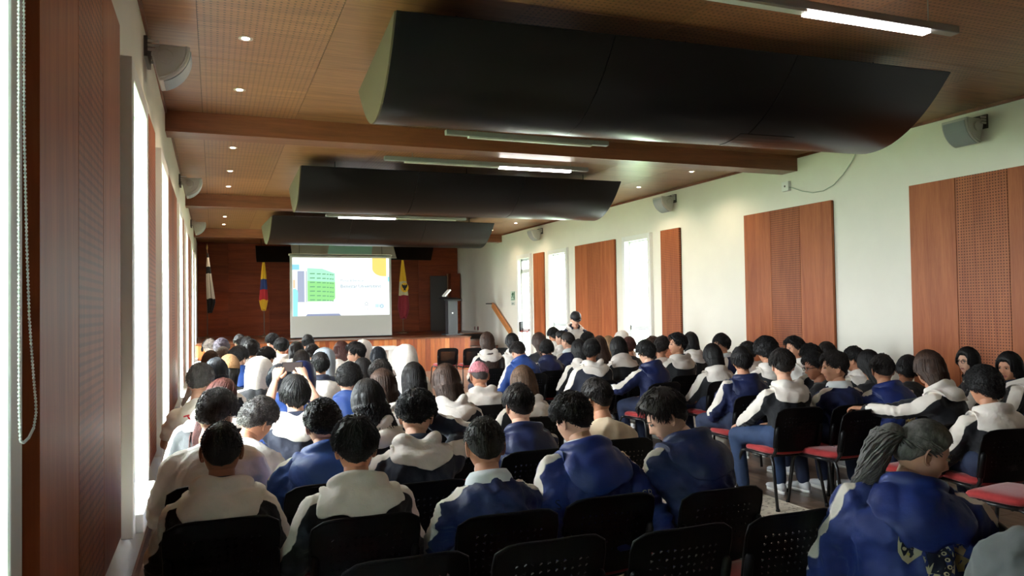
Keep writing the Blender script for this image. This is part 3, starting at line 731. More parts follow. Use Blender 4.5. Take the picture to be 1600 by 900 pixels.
# ------------------------------------------------------------------ chairs
M_SEAT = mat('seat_red', srgb(164, 44, 46), .85, noise=.08, nscale=60, bump=.25, bscale=300, sheen=.3)
CH = {}
def back_pt(u, v, off=0.0):
    """u in -1..1 across, v in 0..1 up the backrest"""
    w = .222 * (1 - .10 * (1 - v) ** 2)
    c = max(0, v - .72) / .28; w *= (1 - .055 * c ** 4)
    c2 = max(0, .12 - v) / .12; w *= (1 - .10 * c2 ** 2)
    top = .335 - .024 * abs(u) ** 5
    y = -.205 - .085 * v + .05 * (u * u - .5) * (-1) * -1 * .6 + off
    return (u * w, y, .455 + v * (top + .02))
def make_backrest():
    b = MB(); nc, nr = 14, 11
    rr = random.Random(2)
    V = {}; verts = []; faces = []
    def vert(u, v, o):
        k = (round(u, 5), round(v, 5), o)
        if k not in V: V[k] = len(verts); verts.append(back_pt(u, v, -.009 if o else 0))
        return V[k]
    for i in range(nc):
        for j in range(nr):
            u0, u1 = -1 + 2 * i / nc, -1 + 2 * (i + 1) / nc; v0, v1 = j / nr, (j + 1) / nr
            q = [(u0, v0), (u1, v0), (u1, v1), (u0, v1)]
            hole = 2 <= i <= nc - 3 and 3 <= j <= nr - 3
            if not hole:
                for o in (0, 1):
                    f = [vert(a, c, o) for a, c in q]; faces.append(f if o else f[::-1])
            else:
                cu, cv = (u0 + u1) / 2 + rr.uniform(-.012, .012), (v0 + v1) / 2 + rr.uniform(-.008, .008)
                a0 = rr.choice((0, 2.1, 4.2, 1.05, 3.14)) + rr.uniform(-.2, .2)
                s = .35 + .25 * (j / nr)
                t = [(cu + (u1 - u0) * .5 * s * math.cos(a0 + k * 2 * PI / 3), cv + (v1 - v0) * .5 * s * math.sin(a0 + k * 2 * PI / 3)) for k in range(3)]
                # ring of faces: join each corner to nearest triangle vertex
                ang = [math.atan2((p[1] - cv) / (v1 - v0), (p[0] - cu) / (u1 - u0)) for p in q]
                tang = [math.atan2((p[1] - cv) / (v1 - v0), (p[0] - cu) / (u1 - u0)) for p in t]
                ev = sorted([(a % (2 * PI), 0, k) for k, a in enumerate(ang)] + [(a % (2 * PI), 1, k) for k, a in enumerate(tang)])
                lastq = [e for e in ev if e[1] == 0][-1][2]; lastt = [e for e in ev if e[1] == 1][-1][2]
                tri = []
                for a, kind, k in ev:
                    if kind == 0: tri.append((('q', lastq), ('q', k), ('t', lastt))); lastq = k
                    else: tri.append((('q', lastq), ('t', k), ('t', lastt))); lastt = k
                for o in (0, 1):
                    for f in tri:
                        ids = [vert(*(q[k] if kd == 'q' else t[k]), o) for kd, k in f]
                        faces.append(ids if o else ids[::-1])
                for k in range(3):
                    a, c = t[k], t[(k + 1) % 3]
                    faces.append([vert(*a, 0), vert(*c, 0), vert(*c, 1), vert(*a, 1)])
    for i in range(nc):
        u0, u1 = -1 + 2 * i / nc, -1 + 2 * (i + 1) / nc
        for v in (0, 1): faces.append([vert(u0, v, 0), vert(u1, v, 0), vert(u1, v, 1), vert(u0, v, 1)])
    for j in range(nr):
        for u in (-1, 1): faces.append([vert(u, j / nr, 0), vert(u, (j + 1) / nr, 0), vert(u, (j + 1) / nr, 1), vert(u, j / nr, 1)])
    b.add(verts, faces); me = b.mesh('chair_backrest'); fixnormals(me); me.materials.append(M_BLACK); return me
def chair_meshes():
    CH['backrest'] = make_backrest()
    # rim moulding round the backrest
    b = MB(); loop = [back_pt(u, 1, -.004) for u in np.linspace(-1, 1, 12)]
    path = [back_pt(-1, v, -.004) for v in np.linspace(.0, .97, 8)] + loop[1:-1] + [back_pt(1, v, -.004) for v in np.linspace(.97, 0, 8)]
    b.tube(path, .0075, 6); CH['backrest_rim'] = b.mesh('backrest_rim'); CH['backrest_rim'].materials.append(M_BLACK)
    # cushion: rounded slab
    rings = []
    for z, s in ((.425, .90), (.432, .97), (.445, 1.0), (.460, .99), (.472, .94), (.480, .80), (.483, .45)):
        r = []
        for k in range(28):
            a = 2 * PI * k / 28; ca, sa = math.cos(a), math.sin(a)
            n = 3.6; rad = (abs(ca) ** n + abs(sa) ** n) ** (-1 / n)
            x, y = .225 * s * rad * ca, .215 * s * rad * sa
            r.append((x, y + .01, z - .022 * max(0, (y - .12)) / .09 * 1.2 + .006 * (abs(x) / .22) ** 2))
        rings.append(r)
    b = MB().loft(rings); CH['seat'] = b.mesh('chair_seat'); CH['seat'].materials.append(M_SEAT)
    b = MB(); b.loft([[(q[0] * .95, q[1] * .95, q[2] - d) for q in rings[0]] for d in (.016, .0)]); CH['seat_pan'] = b.mesh('seat_pan'); CH['seat_pan'].materials.append(M_BLACK)
    for s, nm in ((-1, 'l'), (1, 'r')):
        f = MB().tube([(s * .235, .27, .012), (s * .215, .225, .37), (s * .21, .205, .408), (s * .205, .165, .417)], [.0125, .0125, .0125, .0125], 8)
        r = MB().tube([(s * .235, -.275, .012), (s * .215, -.205, .37), (s * .21, -.185, .408), (s * .205, -.145, .417)], .0125, 8)
        CH['leg_f' + nm] = f.mesh('chair_leg'); CH['leg_r' + nm] = r.mesh('chair_leg')
        CH['side_rail_' + nm] = MB().tube([(s * .205, .17, .417), (s * .205, -.15, .417)], .0125, 8).mesh('side_rail')
        CH['foot_f' + nm] = MB().lathe([(.017, 0), (.017, .02), (.013, .03)], 10, (s * .236, .273, 0)).mesh('rubber_foot'); CH['foot_r' + nm] = MB().lathe([(.017, 0), (.017, .02), (.013, .03)], 10, (s * .236, -.279, 0)).mesh('rubber_foot')
        CH['post_' + nm] = MB().tube([(s * .19, -.10, .41), (s * .198, -.19, .425), (s * .203, -.224, .47), (s * .206, -.262, .66)], [.012, .013, .014, .0135], 8).mesh('back_post')
        CH['sleeve_' + nm] = MB().tube([(s * .204, -.232, .50), (s * .206, -.262, .65), (s * .206, -.266, .665)], [.019, .019, .010], 8).mesh('post_sleeve')
        for k in ('leg_f', 'leg_r', 'side_rail_', 'post_'): CH[k + nm].materials.append(M_TUBE)
        for k in ('foot_f', 'foot_r', 'sleeve_'): CH[k + nm].materials.append(M_BLACK)
    CH['crossbar'] = MB().tube([(-.2, .1, .408), (.2, .1, .408)], .011, 8).tube([(-.2, -.1, .408), (.2, -.1, .408)], .011, 8).mesh('crossbar'); CH['crossbar'].materials.append(M_TUBE)
    for k, m in CH.items():
        if k not in ('backrest',): m.polygons.foreach_set('use_smooth', np.ones(len(m.polygons), bool))
chair_meshes()
def chair(x, y, rz, label, group='black and red hall chairs', detail=True):
    t = thing('hall_chair', label, 'chair', (x, y, 0), rz, group)
    br = obj('backrest', CH['backrest'], parent=t)
    obj('rim', CH['backrest_rim'], parent=br)
    st = obj('seat', CH['seat'], parent=t); st['label'] = 'red upholstered seat'
    obj('seat_pan', CH['seat_pan'], parent=st)
    for s in 'lr':
        for k in 'fr':
            lg = obj('leg', CH['leg_%s%s' % (k, s)], parent=t)
            if detail: obj('rubber_foot', CH['foot_%s%s' % (k, s)], parent=lg)
        obj('side_rail', CH['side_rail_' + s], parent=t)
        ps = obj('back_post', CH['post_' + s], parent=t); obj('post_sleeve', CH['sleeve_' + s], parent=ps)
    obj('crossbar', CH['crossbar'], parent=t)
    return t
# ------------------------------------------------------------------ people: materials
SKIN = {k: mat('skin_' + k, srgb(*c), .55, noise=.05, nscale=30, spec=.35) for k, c in dict(light=(222, 172, 146), tan=(196, 140, 110), brown=(150, 98, 72)).items()}
for m in SKIN.values():
    m.node_tree.nodes['Principled BSDF'].inputs['Subsurface Weight'].default_value = 0.0
M_LIP = mat('lip', srgb(168, 96, 88), .5); M_EYEW = mat('eye_white', srgb(190, 180, 172), .3); M_IRIS = mat('iris', srgb(40, 26, 20), .2); M_BROW = mat('brow', srgb(28, 22, 20), .8)
def hair_mat(name, rgb, rough=.56):
    m = mat('hair_' + name, srgb(*rgb), rough, noise=.35, nscale=70, stretch=(1, 1, .25), bump=.4, bscale=160, spec=.38)
    return m
HAIR = {k: hair_mat(k, c) for k, c in dict(black=(20, 18, 19), soft=(34, 28, 26), brown=(62, 42, 32), light=(96, 72, 54), pink=(214, 140, 150), grey=(112, 109, 107), darkgrey=(78, 74, 72), auburn=(70, 34, 28), ash=(108, 96, 90), blonde=(150, 118, 84), blueblack=(22, 30, 42), mauve=(74, 64, 74), nape=(66, 58, 56)).items()}
def two_tone(name, base, alt, rough=.75, sheen=.15):
    """cloth with a second colour where the mesh attribute 'stripe' is positive"""
    m = mat(name, base, rough, noise=.10, nscale=9, bump=.55, bscale=22, sheen=sheen)
    nt = m.node_tree; N = nt.nodes; L = nt.links; P = N['Principled BSDF']; src = P.inputs['Base Color'].links[0].from_socket
    a = N.new('ShaderNodeAttribute'); a.attribute_name = 'stripe'
    r = N.new('ShaderNodeMapRange'); r.inputs[1].default_value = -.0015; r.inputs[2].default_value = .0015; L.new(a.outputs['Fac'], r.inputs[0])
    mx = N.new('ShaderNodeMix'); mx.data_type = 'RGBA'; L.new(r.outputs[0], mx.inputs['Factor']); L.new(src, mx.inputs['A']); mx.inputs['B'].default_value = alt
    L.new(mx.outputs['Result'], P.inputs['Base Color']); return m
CREAM = srgb(229, 220, 210)
CLOTH = dict(
    A=two_tone('hoodie_navy_black', srgb(15, 16, 22), CREAM), An=two_tone('hoodie_navy', srgb(25, 30, 48), CREAM),
    B=two_tone('windbreaker_blue', srgb(15, 38, 104), CREAM, .7, .04), Bn=two_tone('windbreaker_navy', srgb(14, 27, 72), CREAM, .7, .04), Br=two_tone('windbreaker_royal', srgb(38, 72, 142), CREAM, .7),
    W=two_tone('white_cotton', srgb(236, 232, 226), CREAM), C=two_tone('cream_cotton', srgb(222, 200, 170), CREAM), K=two_tone('grey_knit', srgb(112, 114, 118), CREAM, .95),
    Wn=two_tone('white_front_navy_sleeve', srgb(226, 222, 214), srgb(34, 42, 66)), P=two_tone('pinkish_cotton', srgb(226, 206, 196), CREAM), D=two_tone('dark_top', srgb(24, 24, 28), CREAM), L=two_tone('lilac_cotton', srgb(200, 196, 220), CREAM))
M_HOODW = mat('hood_cream', srgb(228, 219, 211), .85, noise=.06, nscale=12, bump=.7, bscale=24, sheen=.2)
M_HOODB = {k: mat('hood_' + k, srgb(*c), .55, noise=.08, nscale=10, bump=.35, bscale=22) for k, c in dict(B=(15, 38, 104), Bn=(14, 27, 72), Br=(38, 72, 142)).items()}
M_NAVYT = mat('navy_collar', srgb(26, 32, 52), .8); M_POLO = mat('polo_collar', srgb(226, 232, 236), .7, bump=.15, bscale=200)
M_TROUSER = mat('trousers_navy', srgb(34, 44, 72), .8, noise=.12, nscale=14, bump=.4, bscale=18); M_JEANS = mat('trousers_blue', srgb(40, 60, 94), .8, noise=.12, nscale=14, bump=.4, bscale=18)
M_SHOE = mat('shoe_white', srgb(222, 224, 228), .5); M_SHOED = mat('shoe_dark', srgb(30, 34, 50), .5); M_SOLE = mat('shoe_sole', srgb(236, 236, 232), .6)
M_PHONE = mat('phone_black', (.01, .01, .012), .15); M_SCREEN = mat('phone_screen', (.02, .02, .02), .2, emit=srgb(120, 100, 96), estr=.3)
M_GLS = mat('spectacle_frame', (.015, .015, .017), .3)

# ------------------------------------------------------------------ head
def sstep(a, b, x): t = np.clip((x - a) / (b - a), 0, 1); return t * t * (3 - 2 * t)
def head_pos(d):
    """d: unit directions (n,3) -> head surface (n,3); y forward, z up, origin between the ears"""
    x, y, z = d[:, 0].copy(), d[:, 1].copy(), d[:, 2].copy()
    p = np.stack([x * .074, y * .094, z * .116], 1)
    fr = sstep(-.1, .6, y); lo = sstep(.05, .95, -z)
    p[:, 0] *= 1 - .34 * lo * (0.4 + .6 * fr)                       # jaw narrows
    p[:, 1] += .012 * lo * fr                                       # chin forward
    p[:, 1] *= 1 - .30 * sstep(.25, .95, -z) * sstep(0, .7, -y)     # nape tucks in
    p[:, 0] *= 1 + .04 * sstep(.0, .7, -y) * sstep(-.2, .5, z)      # occiput wide
    flat = sstep(.55, .95, y); p[:, 1] -= .008 * flat               # face plane
    def g(cx, cz, sx, sz, a):
        if a == 0: return
        w = np.exp(-((p[:, 0] - cx) / sx) ** 2 - ((p[:, 2] - cz) / sz) ** 2) * (y > 0); p[:, 1] += a * w
    g(0, -.028, .010, .014, .021); g(0, -.004, .008, .022, .010); g(-.012, -.034, .006, .007, .006); g(.012, -.034, .006, .007, .006)
    g(0, .030, .045, .010, .004); g(-.030, .008, .014, .010, -.009); g(.030, .008, .014, .010, -.009)
    g(0, -.056, .018, .005, .006); g(0, -.068, .016, .006, .006); g(0, -.061, .018, .0025, -.003); g(0, -.098, .018, .012, .008); g(-.045, -.02, .016, .018, .004); g(.045, -.02, .016, .018, .004)
    return p
def head_template(nu, nv, face=True):
    b = MB(); v = []; f = []
    for i in range(nv + 1):
        th = PI * i / nv
        for j in range(nu):
            ph = 2 * PI * j / nu; v.append((math.sin(th) * math.sin(ph), math.sin(th) * math.cos(ph), math.cos(th)))
    v = np.array(v); p = head_pos(v)
    fm = []
    for i in range(nv):
        for j in range(nu):
            a = i * nu + j; c = i * nu + (j + 1) % nu; f.append((a, a + nu, c + nu, c))
    lipf = []; skinf = []
    for q in f:
        c = p[list(q)].mean(0)
        (lipf if (face and c[1] > .06 and abs(c[0]) < .021 and -.073 < c[2] < -.052) else skinf).append(q)
    b.add(p, skinf, 0)
    n = b.n; b.f += lipf; b.m += [1] * len(lipf)
    k = 10 if face else 6
    for s in (-1, 1):      # ears: helix rim, bowl and lobe
        c = np.array([s * .073, -.008, -.004])
        M = Matrix.Rotation(s * .38, 4, 'Z') @ Matrix.Rotation(.18, 4, 'X')
        b.ell(c, (.007, .017, .029), k, 6, 0, M)
        if face:
            pts = []
            for t in np.linspace(-2.2, 1.9, 11):
                q = xf(M, np.array([[s * .006, .017 * math.cos(t + PI) * 1.08, .030 * math.sin(-t + PI / 2 - PI / 2 + 0) * 1.05]]))[0]; pts.append(c + q)
            b.tube(pts, [.003] + [.0045] * 9 + [.003], 6, 0)
            b.ell(c + np.array([0, .004, -.026]), (.005, .008, .009), 8, 6, 0)
            e = np.array([s * .030, .079, .008])
            b.ell(e, (.0105, .0080, .0055), 10, 8, 2); b.ell(e + (0, .006, 0), (.0055, .0035, .0055), 8, 6, 3)
            b.tube([(s * .014, .0885, .024), (s * .028, .0885, .028), (s * .046, .078, .024)], [.0022, .0034, .0015], 6, 4, flat=.6)
            b.tube([(s * .016, .085, .012), (s * .030, .0885, .0165), (s * .044, .080, .011)], [.0012, .0018, .001], 5, 3)
    return b
HEAD_HI, HEAD_LO = head_template(52, 38), head_template(28, 20)

# ------------------------------------------------------------------ hair templates (head space)
def hairline(az, style):
    """height of the lower hair edge for azimuth 0 = front .. pi = back"""
    a = np.abs(az)
    pts = dict(short=[(0, .068), (.5, .064), (.9, .045), (1.25, .010), (1.5, -.012), (1.75, .005), (2.0, -.03), (2.5, -.062), (PI, -.070)],
               full=[(0, .055), (.5, .050), (.9, .030), (1.2, -.01), (1.5, -.03), (1.8, -.035), (2.2, -.06), (PI, -.085)],
               long=[(0, .062), (.5, .052), (.8, .02), (1.0, -.03), (1.2, -.08), (1.6, -.12), (PI, -.14)],
               crown=[(0, .062), (.9, .05), (1.4, .035), (2.0, .012), (PI, .0)], tight=[(0, .066), (.6, .055), (1.0, .03), (1.4, .0), (1.7, .0), (2.2, -.05), (PI, -.07)])[style]
    return np.interp(a, [p[0] for p in pts], [p[1] for p in pts])
def wav(p, k, seed, n=6):
    r = np.random.RandomState(seed); o = np.zeros(len(p))
    for _ in range(n):
        d = r.normal(size=3); d /= np.linalg.norm(d); o += np.sin(p @ d * k * r.uniform(.7, 1.4) + r.uniform(0, 6.3))
    return o / n
def hair_shell(b, line, thick, seed, bump=.004, bk=90, nu=56, nv=36, nape=None, mi=0):
    v = []
    for i in range(nv + 1):
        th = PI * i / nv
        for j in range(nu):
            ph = 2 * PI * j / nu; v.append((math.sin(th) * math.sin(ph), math.sin(th) * math.cos(ph), math.cos(th)))
    d = np.array(v); p = head_pos(d)
    az = np.arctan2(d[:, 0], d[:, 1]); hl = hairline(az, line)
    m = p[:, 2] - hl + .0025 * wav(p, 120, seed + 5)
    k = sstep(0, .02, m)
    t = thick(p, az) + bump * wav(p, bk, seed)
    n = d / np.array([.074, .094, .116]); n /= np.linalg.norm(n, axis=1)[:, None]
    q = p + n * ((t * k) - .010 * (1 - k))[:, None]
    f = []
    for i in range(nv):
        for j in range(nu):
            a = i * nu + j; c = i * nu + (j + 1) % nu; f.append((a, a + nu, c + nu, c))
    b.add(q, f, mi)
    return p, q, n, m
def lock(b, pts, r0, r1, mi=0):
    """queue one tapered strand; flush_locks builds them all at once"""
    if not hasattr(b, 'locks'): b.locks = {}
    b.locks.setdefault(len(pts), []).append((pts, r0, r1))
def flush_locks(b):
    for n, L_ in getattr(b, 'locks', {}).items():
        P = np.array([q[0] for q in L_], float); N = len(P)
        i = np.arange(n); prof = (.55 + .45 * np.minimum(1, i / (n * .3))) * (1 - (i / (n - 1)) ** 3)
        rr = np.array([q[1] for q in L_])[:, None] * prof + np.array([q[2] for q in L_])[:, None]
        t = np.empty_like(P); t[:, 1:-1] = P[:, 2:] - P[:, :-2]; t[:, 0] = P[:, 1] - P[:, 0]; t[:, -1] = P[:, -1] - P[:, -2]
        t /= np.linalg.norm(t, axis=2, keepdims=True) + 1e-9
        out = P / ELL ** 2; out /= np.linalg.norm(out, axis=2, keepdims=True) + 1e-9
        x = np.cross(t, out); x /= np.linalg.norm(x, axis=2, keepdims=True) + 1e-9; y = np.cross(x, t)
        a = np.arange(3) * 2 * PI / 3 + PI / 2
        V = P[:, :, None, :] + rr[:, :, None, None] * (np.cos(a)[None, None, :, None] * x[:, :, None, :] + .8 * np.sin(a)[None, None, :, None] * y[:, :, None, :])
        base = np.arange(N)[:, None, None] * (n * 3) + np.arange(n - 1)[None, :, None] * 3; j = np.arange(3)[None, None, :]; j2 = (j + 1) % 3
        F = np.stack([base + j, base + j2, base + 3 + j2, base + 3 + j], -1).reshape(-1, 4) + b.n
        b.v.append(V.reshape(-1, 3)); b.n += N * n * 3; b.f += list(map(tuple, F.tolist())); b.m += [0] * len(F)
    return b
ELL = np.array([.074, .094, .116])
CROWN = np.array([.01, -.055, .12])
def hair_short(seed, top=.030, side=.014, nape=.005, messy=.6, locks=520, curl=0, line='short', fringe=0.0, length=.045, lr=.0027):
    rnd = np.random.RandomState(seed); b = MB()
    def thick(p, az):
        h = sstep(-.06, .075, p[:, 2]); t = nape + (side - nape) * sstep(0, .45, h) + (top - side) * sstep(.45, 1, h)
        return t + fringe * sstep(.03, .08, p[:, 1]) * sstep(.02, .07, p[:, 2])
    p, q, n, m = hair_shell(b, line, thick, seed, .004 + .003 * messy, 80 + 40 * curl)
    idx = np.where((m > .012))[0]
    w = np.sin(np.arccos(np.clip(p[idx, 2] / .116, -1, 1))) + .02; w /= w.sum()
    for i in rnd.choice(idx, int(locks * 1.9), p=w):
        h = float(sstep(-.03, .07, p[i, 2])); L_ = length * (.35 + .65 * h) * rnd.uniform(.6, 1.2)
        if h < .25 and nape < .01: L_ *= .35
        pos = q[i] - n[i] * .004 + rnd.normal(size=3) * .002
        away = q[i] - CROWN; fl = away - n[i] * (away @ n[i]); fl /= np.linalg.norm(fl) + 1e-6
        fl = fl + rnd.normal(size=3) * messy * .55; fl -= n[i] * (fl @ n[i]) * .8; fl /= np.linalg.norm(fl) + 1e-6
        pts = []
        ph = rnd.uniform(0, 6.3); sd = np.cross(fl, n[i]); cr = curl * .010
        for k in range(5):
            t = k / 4; lift = .006 * math.sin(t * PI * .85) * (.6 + messy)
            c = pos + fl * L_ * t
            e0 = np.linalg.norm(pos / ELL); c = c * (e0 / np.linalg.norm(c / ELL)) + n[i] * lift * (.35 + .65 * h)
            if curl: c = c + (sd * math.cos(ph + t * 7) + n[i] * math.sin(ph + t * 7)) * cr
            pts.append(c)
        lock(b, pts, lr * rnd.uniform(.6, 1.25), .0004)
    return flush_locks(b).mesh('short_hair')
def hair_long(seed, length=.30, width=.088, wave=0.0, locks=300, tucked=False, curl=0.0, back=0.0):
    rnd = np.random.RandomState(seed); b = MB()
    hair_shell(b, 'long', lambda p, az: .016 + .010 * sstep(.0, .09, p[:, 2]), seed, .0025, 60)
    def center(s):   # s: distance below the ears; returns centre y, half width, half depth
        y = np.interp(s, [-.06, .0, .06, .12, .18, .26, .36, .6], [-.020, -.024, -.042, -.07, -.10, -.135, -.15, -.155]) - back * sstep(.08, .22, s)
        w = np.interp(s, [-.06, -.02, .02, .06, .14, .25, .45, .6], [.084, .093, .094, .092, width, width * 1.02, width * .93, width * .88])
        d = np.interp(s, [-.06, -.02, .02, .06, .12, .18, .3, .6], [.082, .092, .090, .076, .058, .045, .036, .03])
        return y, w, d
    rings = []; S = np.linspace(-.055, length, 24)
    K = 34; a = np.arange(K) * 2 * PI / K
    for s in S:
        y, w, d = center(s); e = 1 - .55 * max(0, (s - length * .75) / (length * .25)) ** 1.5
        rip = 1 + .05 * np.sin(a * 7 + seed + s * 20 * wave) + .03 * np.sin(a * 15 + s * 9)
        rings.append(np.stack([np.cos(a) * w * e * rip + wave * .008 * math.sin(s * 40), y + np.sin(a) * d * e * rip, np.full(K, -s)], 1))
    b.loft(rings)
    for _ in range(int(locks * 1.5)):
        az = rnd.uniform(-PI, PI); s1 = length * rnd.uniform(.78, 1.06); pts = []; ph = rnd.uniform(0, 6.3)
        face = abs(az) < .75
        a0 = PI / 2 - az; da = rnd.normal() * .10; th1 = 1.0 if face else 1.62
        th = .05 + th1 * np.arange(6) / 5; dd = np.stack([np.sin(th) * math.sin(az), np.sin(th) * math.cos(az), np.cos(th)], 1)
        nn = dd / ELL; nn /= np.linalg.norm(nn, axis=1)[:, None]; pts = list(head_pos(dd) + nn * (.0265 - .007 * np.arange(6) / 5 + rnd.normal() * .0013)[:, None])
        if not face:
            for k in range(8):
                t = (k + 1) / 8; s_ = .01 + (s1 - .01) * t; y, w, d = center(s_); e = 1 - .5 * max(0, (s_ - length * .75) / (length * .3)) ** 1.5
                aa = a0 + da * t; c = np.array([math.cos(aa) * (w * e + .004), y + math.sin(aa) * (d * e + .004), -s_])
                if math.sin(aa) > 0: c[1] = c[1] * (1 - .4 * t)
                if wave or curl: c = c + np.array([math.sin(ph + s_ * (38 + 60 * curl)) * (.006 * wave + .014 * curl), math.cos(ph + s_ * (38 + 60 * curl)) * (.004 * wave + .012 * curl), 0])
                pts.append(c)
        lock(b, pts, rnd.uniform(.0032, .0056) + .002 * curl, .0006)
    return flush_locks(b).mesh('long_hair')
def hair_bob(seed, length=.10): return hair_long(seed, length, .088, 0, 260)
def hair_tail(seed, tail, width=.03, wave=0.0, knot=(0, -.10, .02), locks=260, line='tight'):
    rnd = np.random.RandomState(seed); b = MB()
    hair_shell(b, line, lambda p, az: .010 + .006 * sstep(.0, .09, p[:, 2]), seed, .0015, 50)
    kn = np.array(knot)
    for _ in range(locks):
        az = rnd.uniform(-PI, PI); th = rnd.uniform(.15, 1.6 if abs(az) > 1.2 else 1.0)
        dd = np.array([[math.sin(th) * math.sin(az), math.sin(th) * math.cos(az), math.cos(th)]]); p0 = head_pos(dd)[0]
        t = (np.arange(7) / 6)[:, None]; dn = (p0 * (1 - t) + kn * t) / ELL; dn /= np.linalg.norm(dn, axis=1)[:, None]; pts = list(head_pos(dn) + dn * .014)
        lock(b, pts, .0038, .0006)
    path = [kn + np.array(q) for q in tail]
    P_ = np.array(path); t = np.linspace(0, 1, 24); tt = np.linspace(0, 1, len(path)); C_ = np.stack([np.interp(t, tt, P_[:, i]) for i in range(3)], 1)
    for _ in range(3): C_[1:-1] = (C_[:-2] + 2 * C_[1:-1] + C_[2:]) / 4
    b.tube(C_, [width * (.55 + .6 * math.sin(min(1, q * 1.3) * PI * .55)) * (1 - q ** 4) + .004 for q in t], 14)
    for _ in range(int(locks * .9)):
        a = rnd.uniform(0, 6.3); ph = rnd.uniform(0, 6.3); pts = []; rr = width * rnd.uniform(.8, 1.25)
        for k in range(10):
            q = k / 9; c = C_[int(q * 23)]; r = rr * (.55 + .6 * math.sin(min(1, q * 1.3) * PI * .55)) * (1 - .55 * q)
            pts.append(c + np.array([math.cos(a + q) * r, math.sin(a + q) * r * .9, 0]) + wave * .012 * np.array([math.sin(ph + q * 9), math.cos(ph + q * 9), 0]))
        lock(b, pts, .0045, .0006)
    return flush_locks(b).mesh('tied_hair')
def hair_curls(seed, top=.045, side=.034, n=420, line='full', size=.011, drop=0.0):
    rnd = np.random.RandomState(seed); b = MB()
    p, q, nn, m = hair_shell(b, line, lambda p, az: side + (top - side) * sstep(-.04, .08, p[:, 2]), seed, .007, 110)
    idx = np.where(m > .012)[0]
    for i in rnd.choice(idx, int(n * 2.4)):
        c0 = q[i] - nn[i] * .006; ph = rnd.uniform(0, 6.3); r = size * rnd.uniform(.6, 1.2)
        t1 = np.cross(nn[i], rnd.normal(size=3)); t1 /= np.linalg.norm(t1) + 1e-6; t2 = np.cross(nn[i], t1)
        pts = [c0 + (t1 * math.cos(ph + k * 1.1) + t2 * math.sin(ph + k * 1.1)) * r + nn[i] * (.003 * k - .002) + np.array([0, 0, -.004 * k * drop]) for k in range(6)]
        lock(b, pts, .0023, .0008)
    return flush_locks(b).mesh('curly_hair')
HT = {}
def hair_mesh(kind):
    if kind in HT: return HT[kind]
    g = {
        's0': lambda: hair_short(1, .026, .012, .004, .4, 600, length=.038), 's1': lambda: hair_short(2, .032, .017, .006, .55, 620, length=.040), 's2': lambda: hair_short(3, .026, .018, .012, .25, line='full', length=.06),
        's3': lambda: hair_short(4, .014, .007, .004, .3, 620, length=.014, lr=.002), 's4': lambda: hair_short(5, .034, .020, .008, .6, 640, curl=.45, length=.038), 's5': lambda: hair_short(6, .036, .014, .007, .4, 640, line='short', fringe=.014, length=.042),
        's6': lambda: hair_short(7, .032, .014, .004, .7, 640, curl=.25, length=.036), 'buzz': lambda: hair_short(8, .008, .004, .002, .3, 0), 'straight': lambda: hair_short(9, .030, .024, .014, .10, 640, line='full', length=.07, lr=.0034),
        'crop': lambda: hair_short(15, .016, .012, .010, .3, 520, line='crown', length=.016, lr=.002), 'c0': lambda: hair_curls(11, .036, .022, 420, 'short', .009), 'c1': lambda: hair_curls(12, .050, .040, 560, 'full', .012), 'c2': lambda: hair_curls(13, .030, .016, 420, 'short', .008), 'afro': lambda: hair_curls(14, .065, .058, 760, 'full', .015),
        'l0': lambda: hair_long(21, .30, .088), 'l1': lambda: hair_long(22, .42, .095), 'l2': lambda: hair_long(23, .20, .095, .3), 'lw': lambda: hair_long(24, .26, .105, .8, 340, curl=.7), 'lx': lambda: hair_long(25, .50, .090, .6, 340, back=.02),
        'bob': lambda: hair_bob(26, .13), 'pony': lambda: hair_tail(31, [(0, 0, 0), (.01, -.05, 0), (.03, -.07, -.08), (.06, -.07, -.2), (.05, -.06, -.28)], .026, .4, (.02, -.098, -.01)),
        'greypony': lambda: hair_tail(32, [(0, 0, 0), (0, -.040, .012), (-.005, -.062, -.05), (.0, -.064, -.14), (.005, -.070, -.20), (.012, -.08, -.25)], .038, 1.8, (0, -.094, .035), 520),
        'bun': lambda: hair_tail(33, [(0, 0, 0), (0, -.03, .01), (0, -.045, 0), (0, -.04, -.02)], .03, .2, (0, -.09, .05)),
    }
    me = g[kind](); HT[kind] = me
    me.polygons.foreach_set('use_smooth', np.ones(len(me.polygons), bool))
    return me

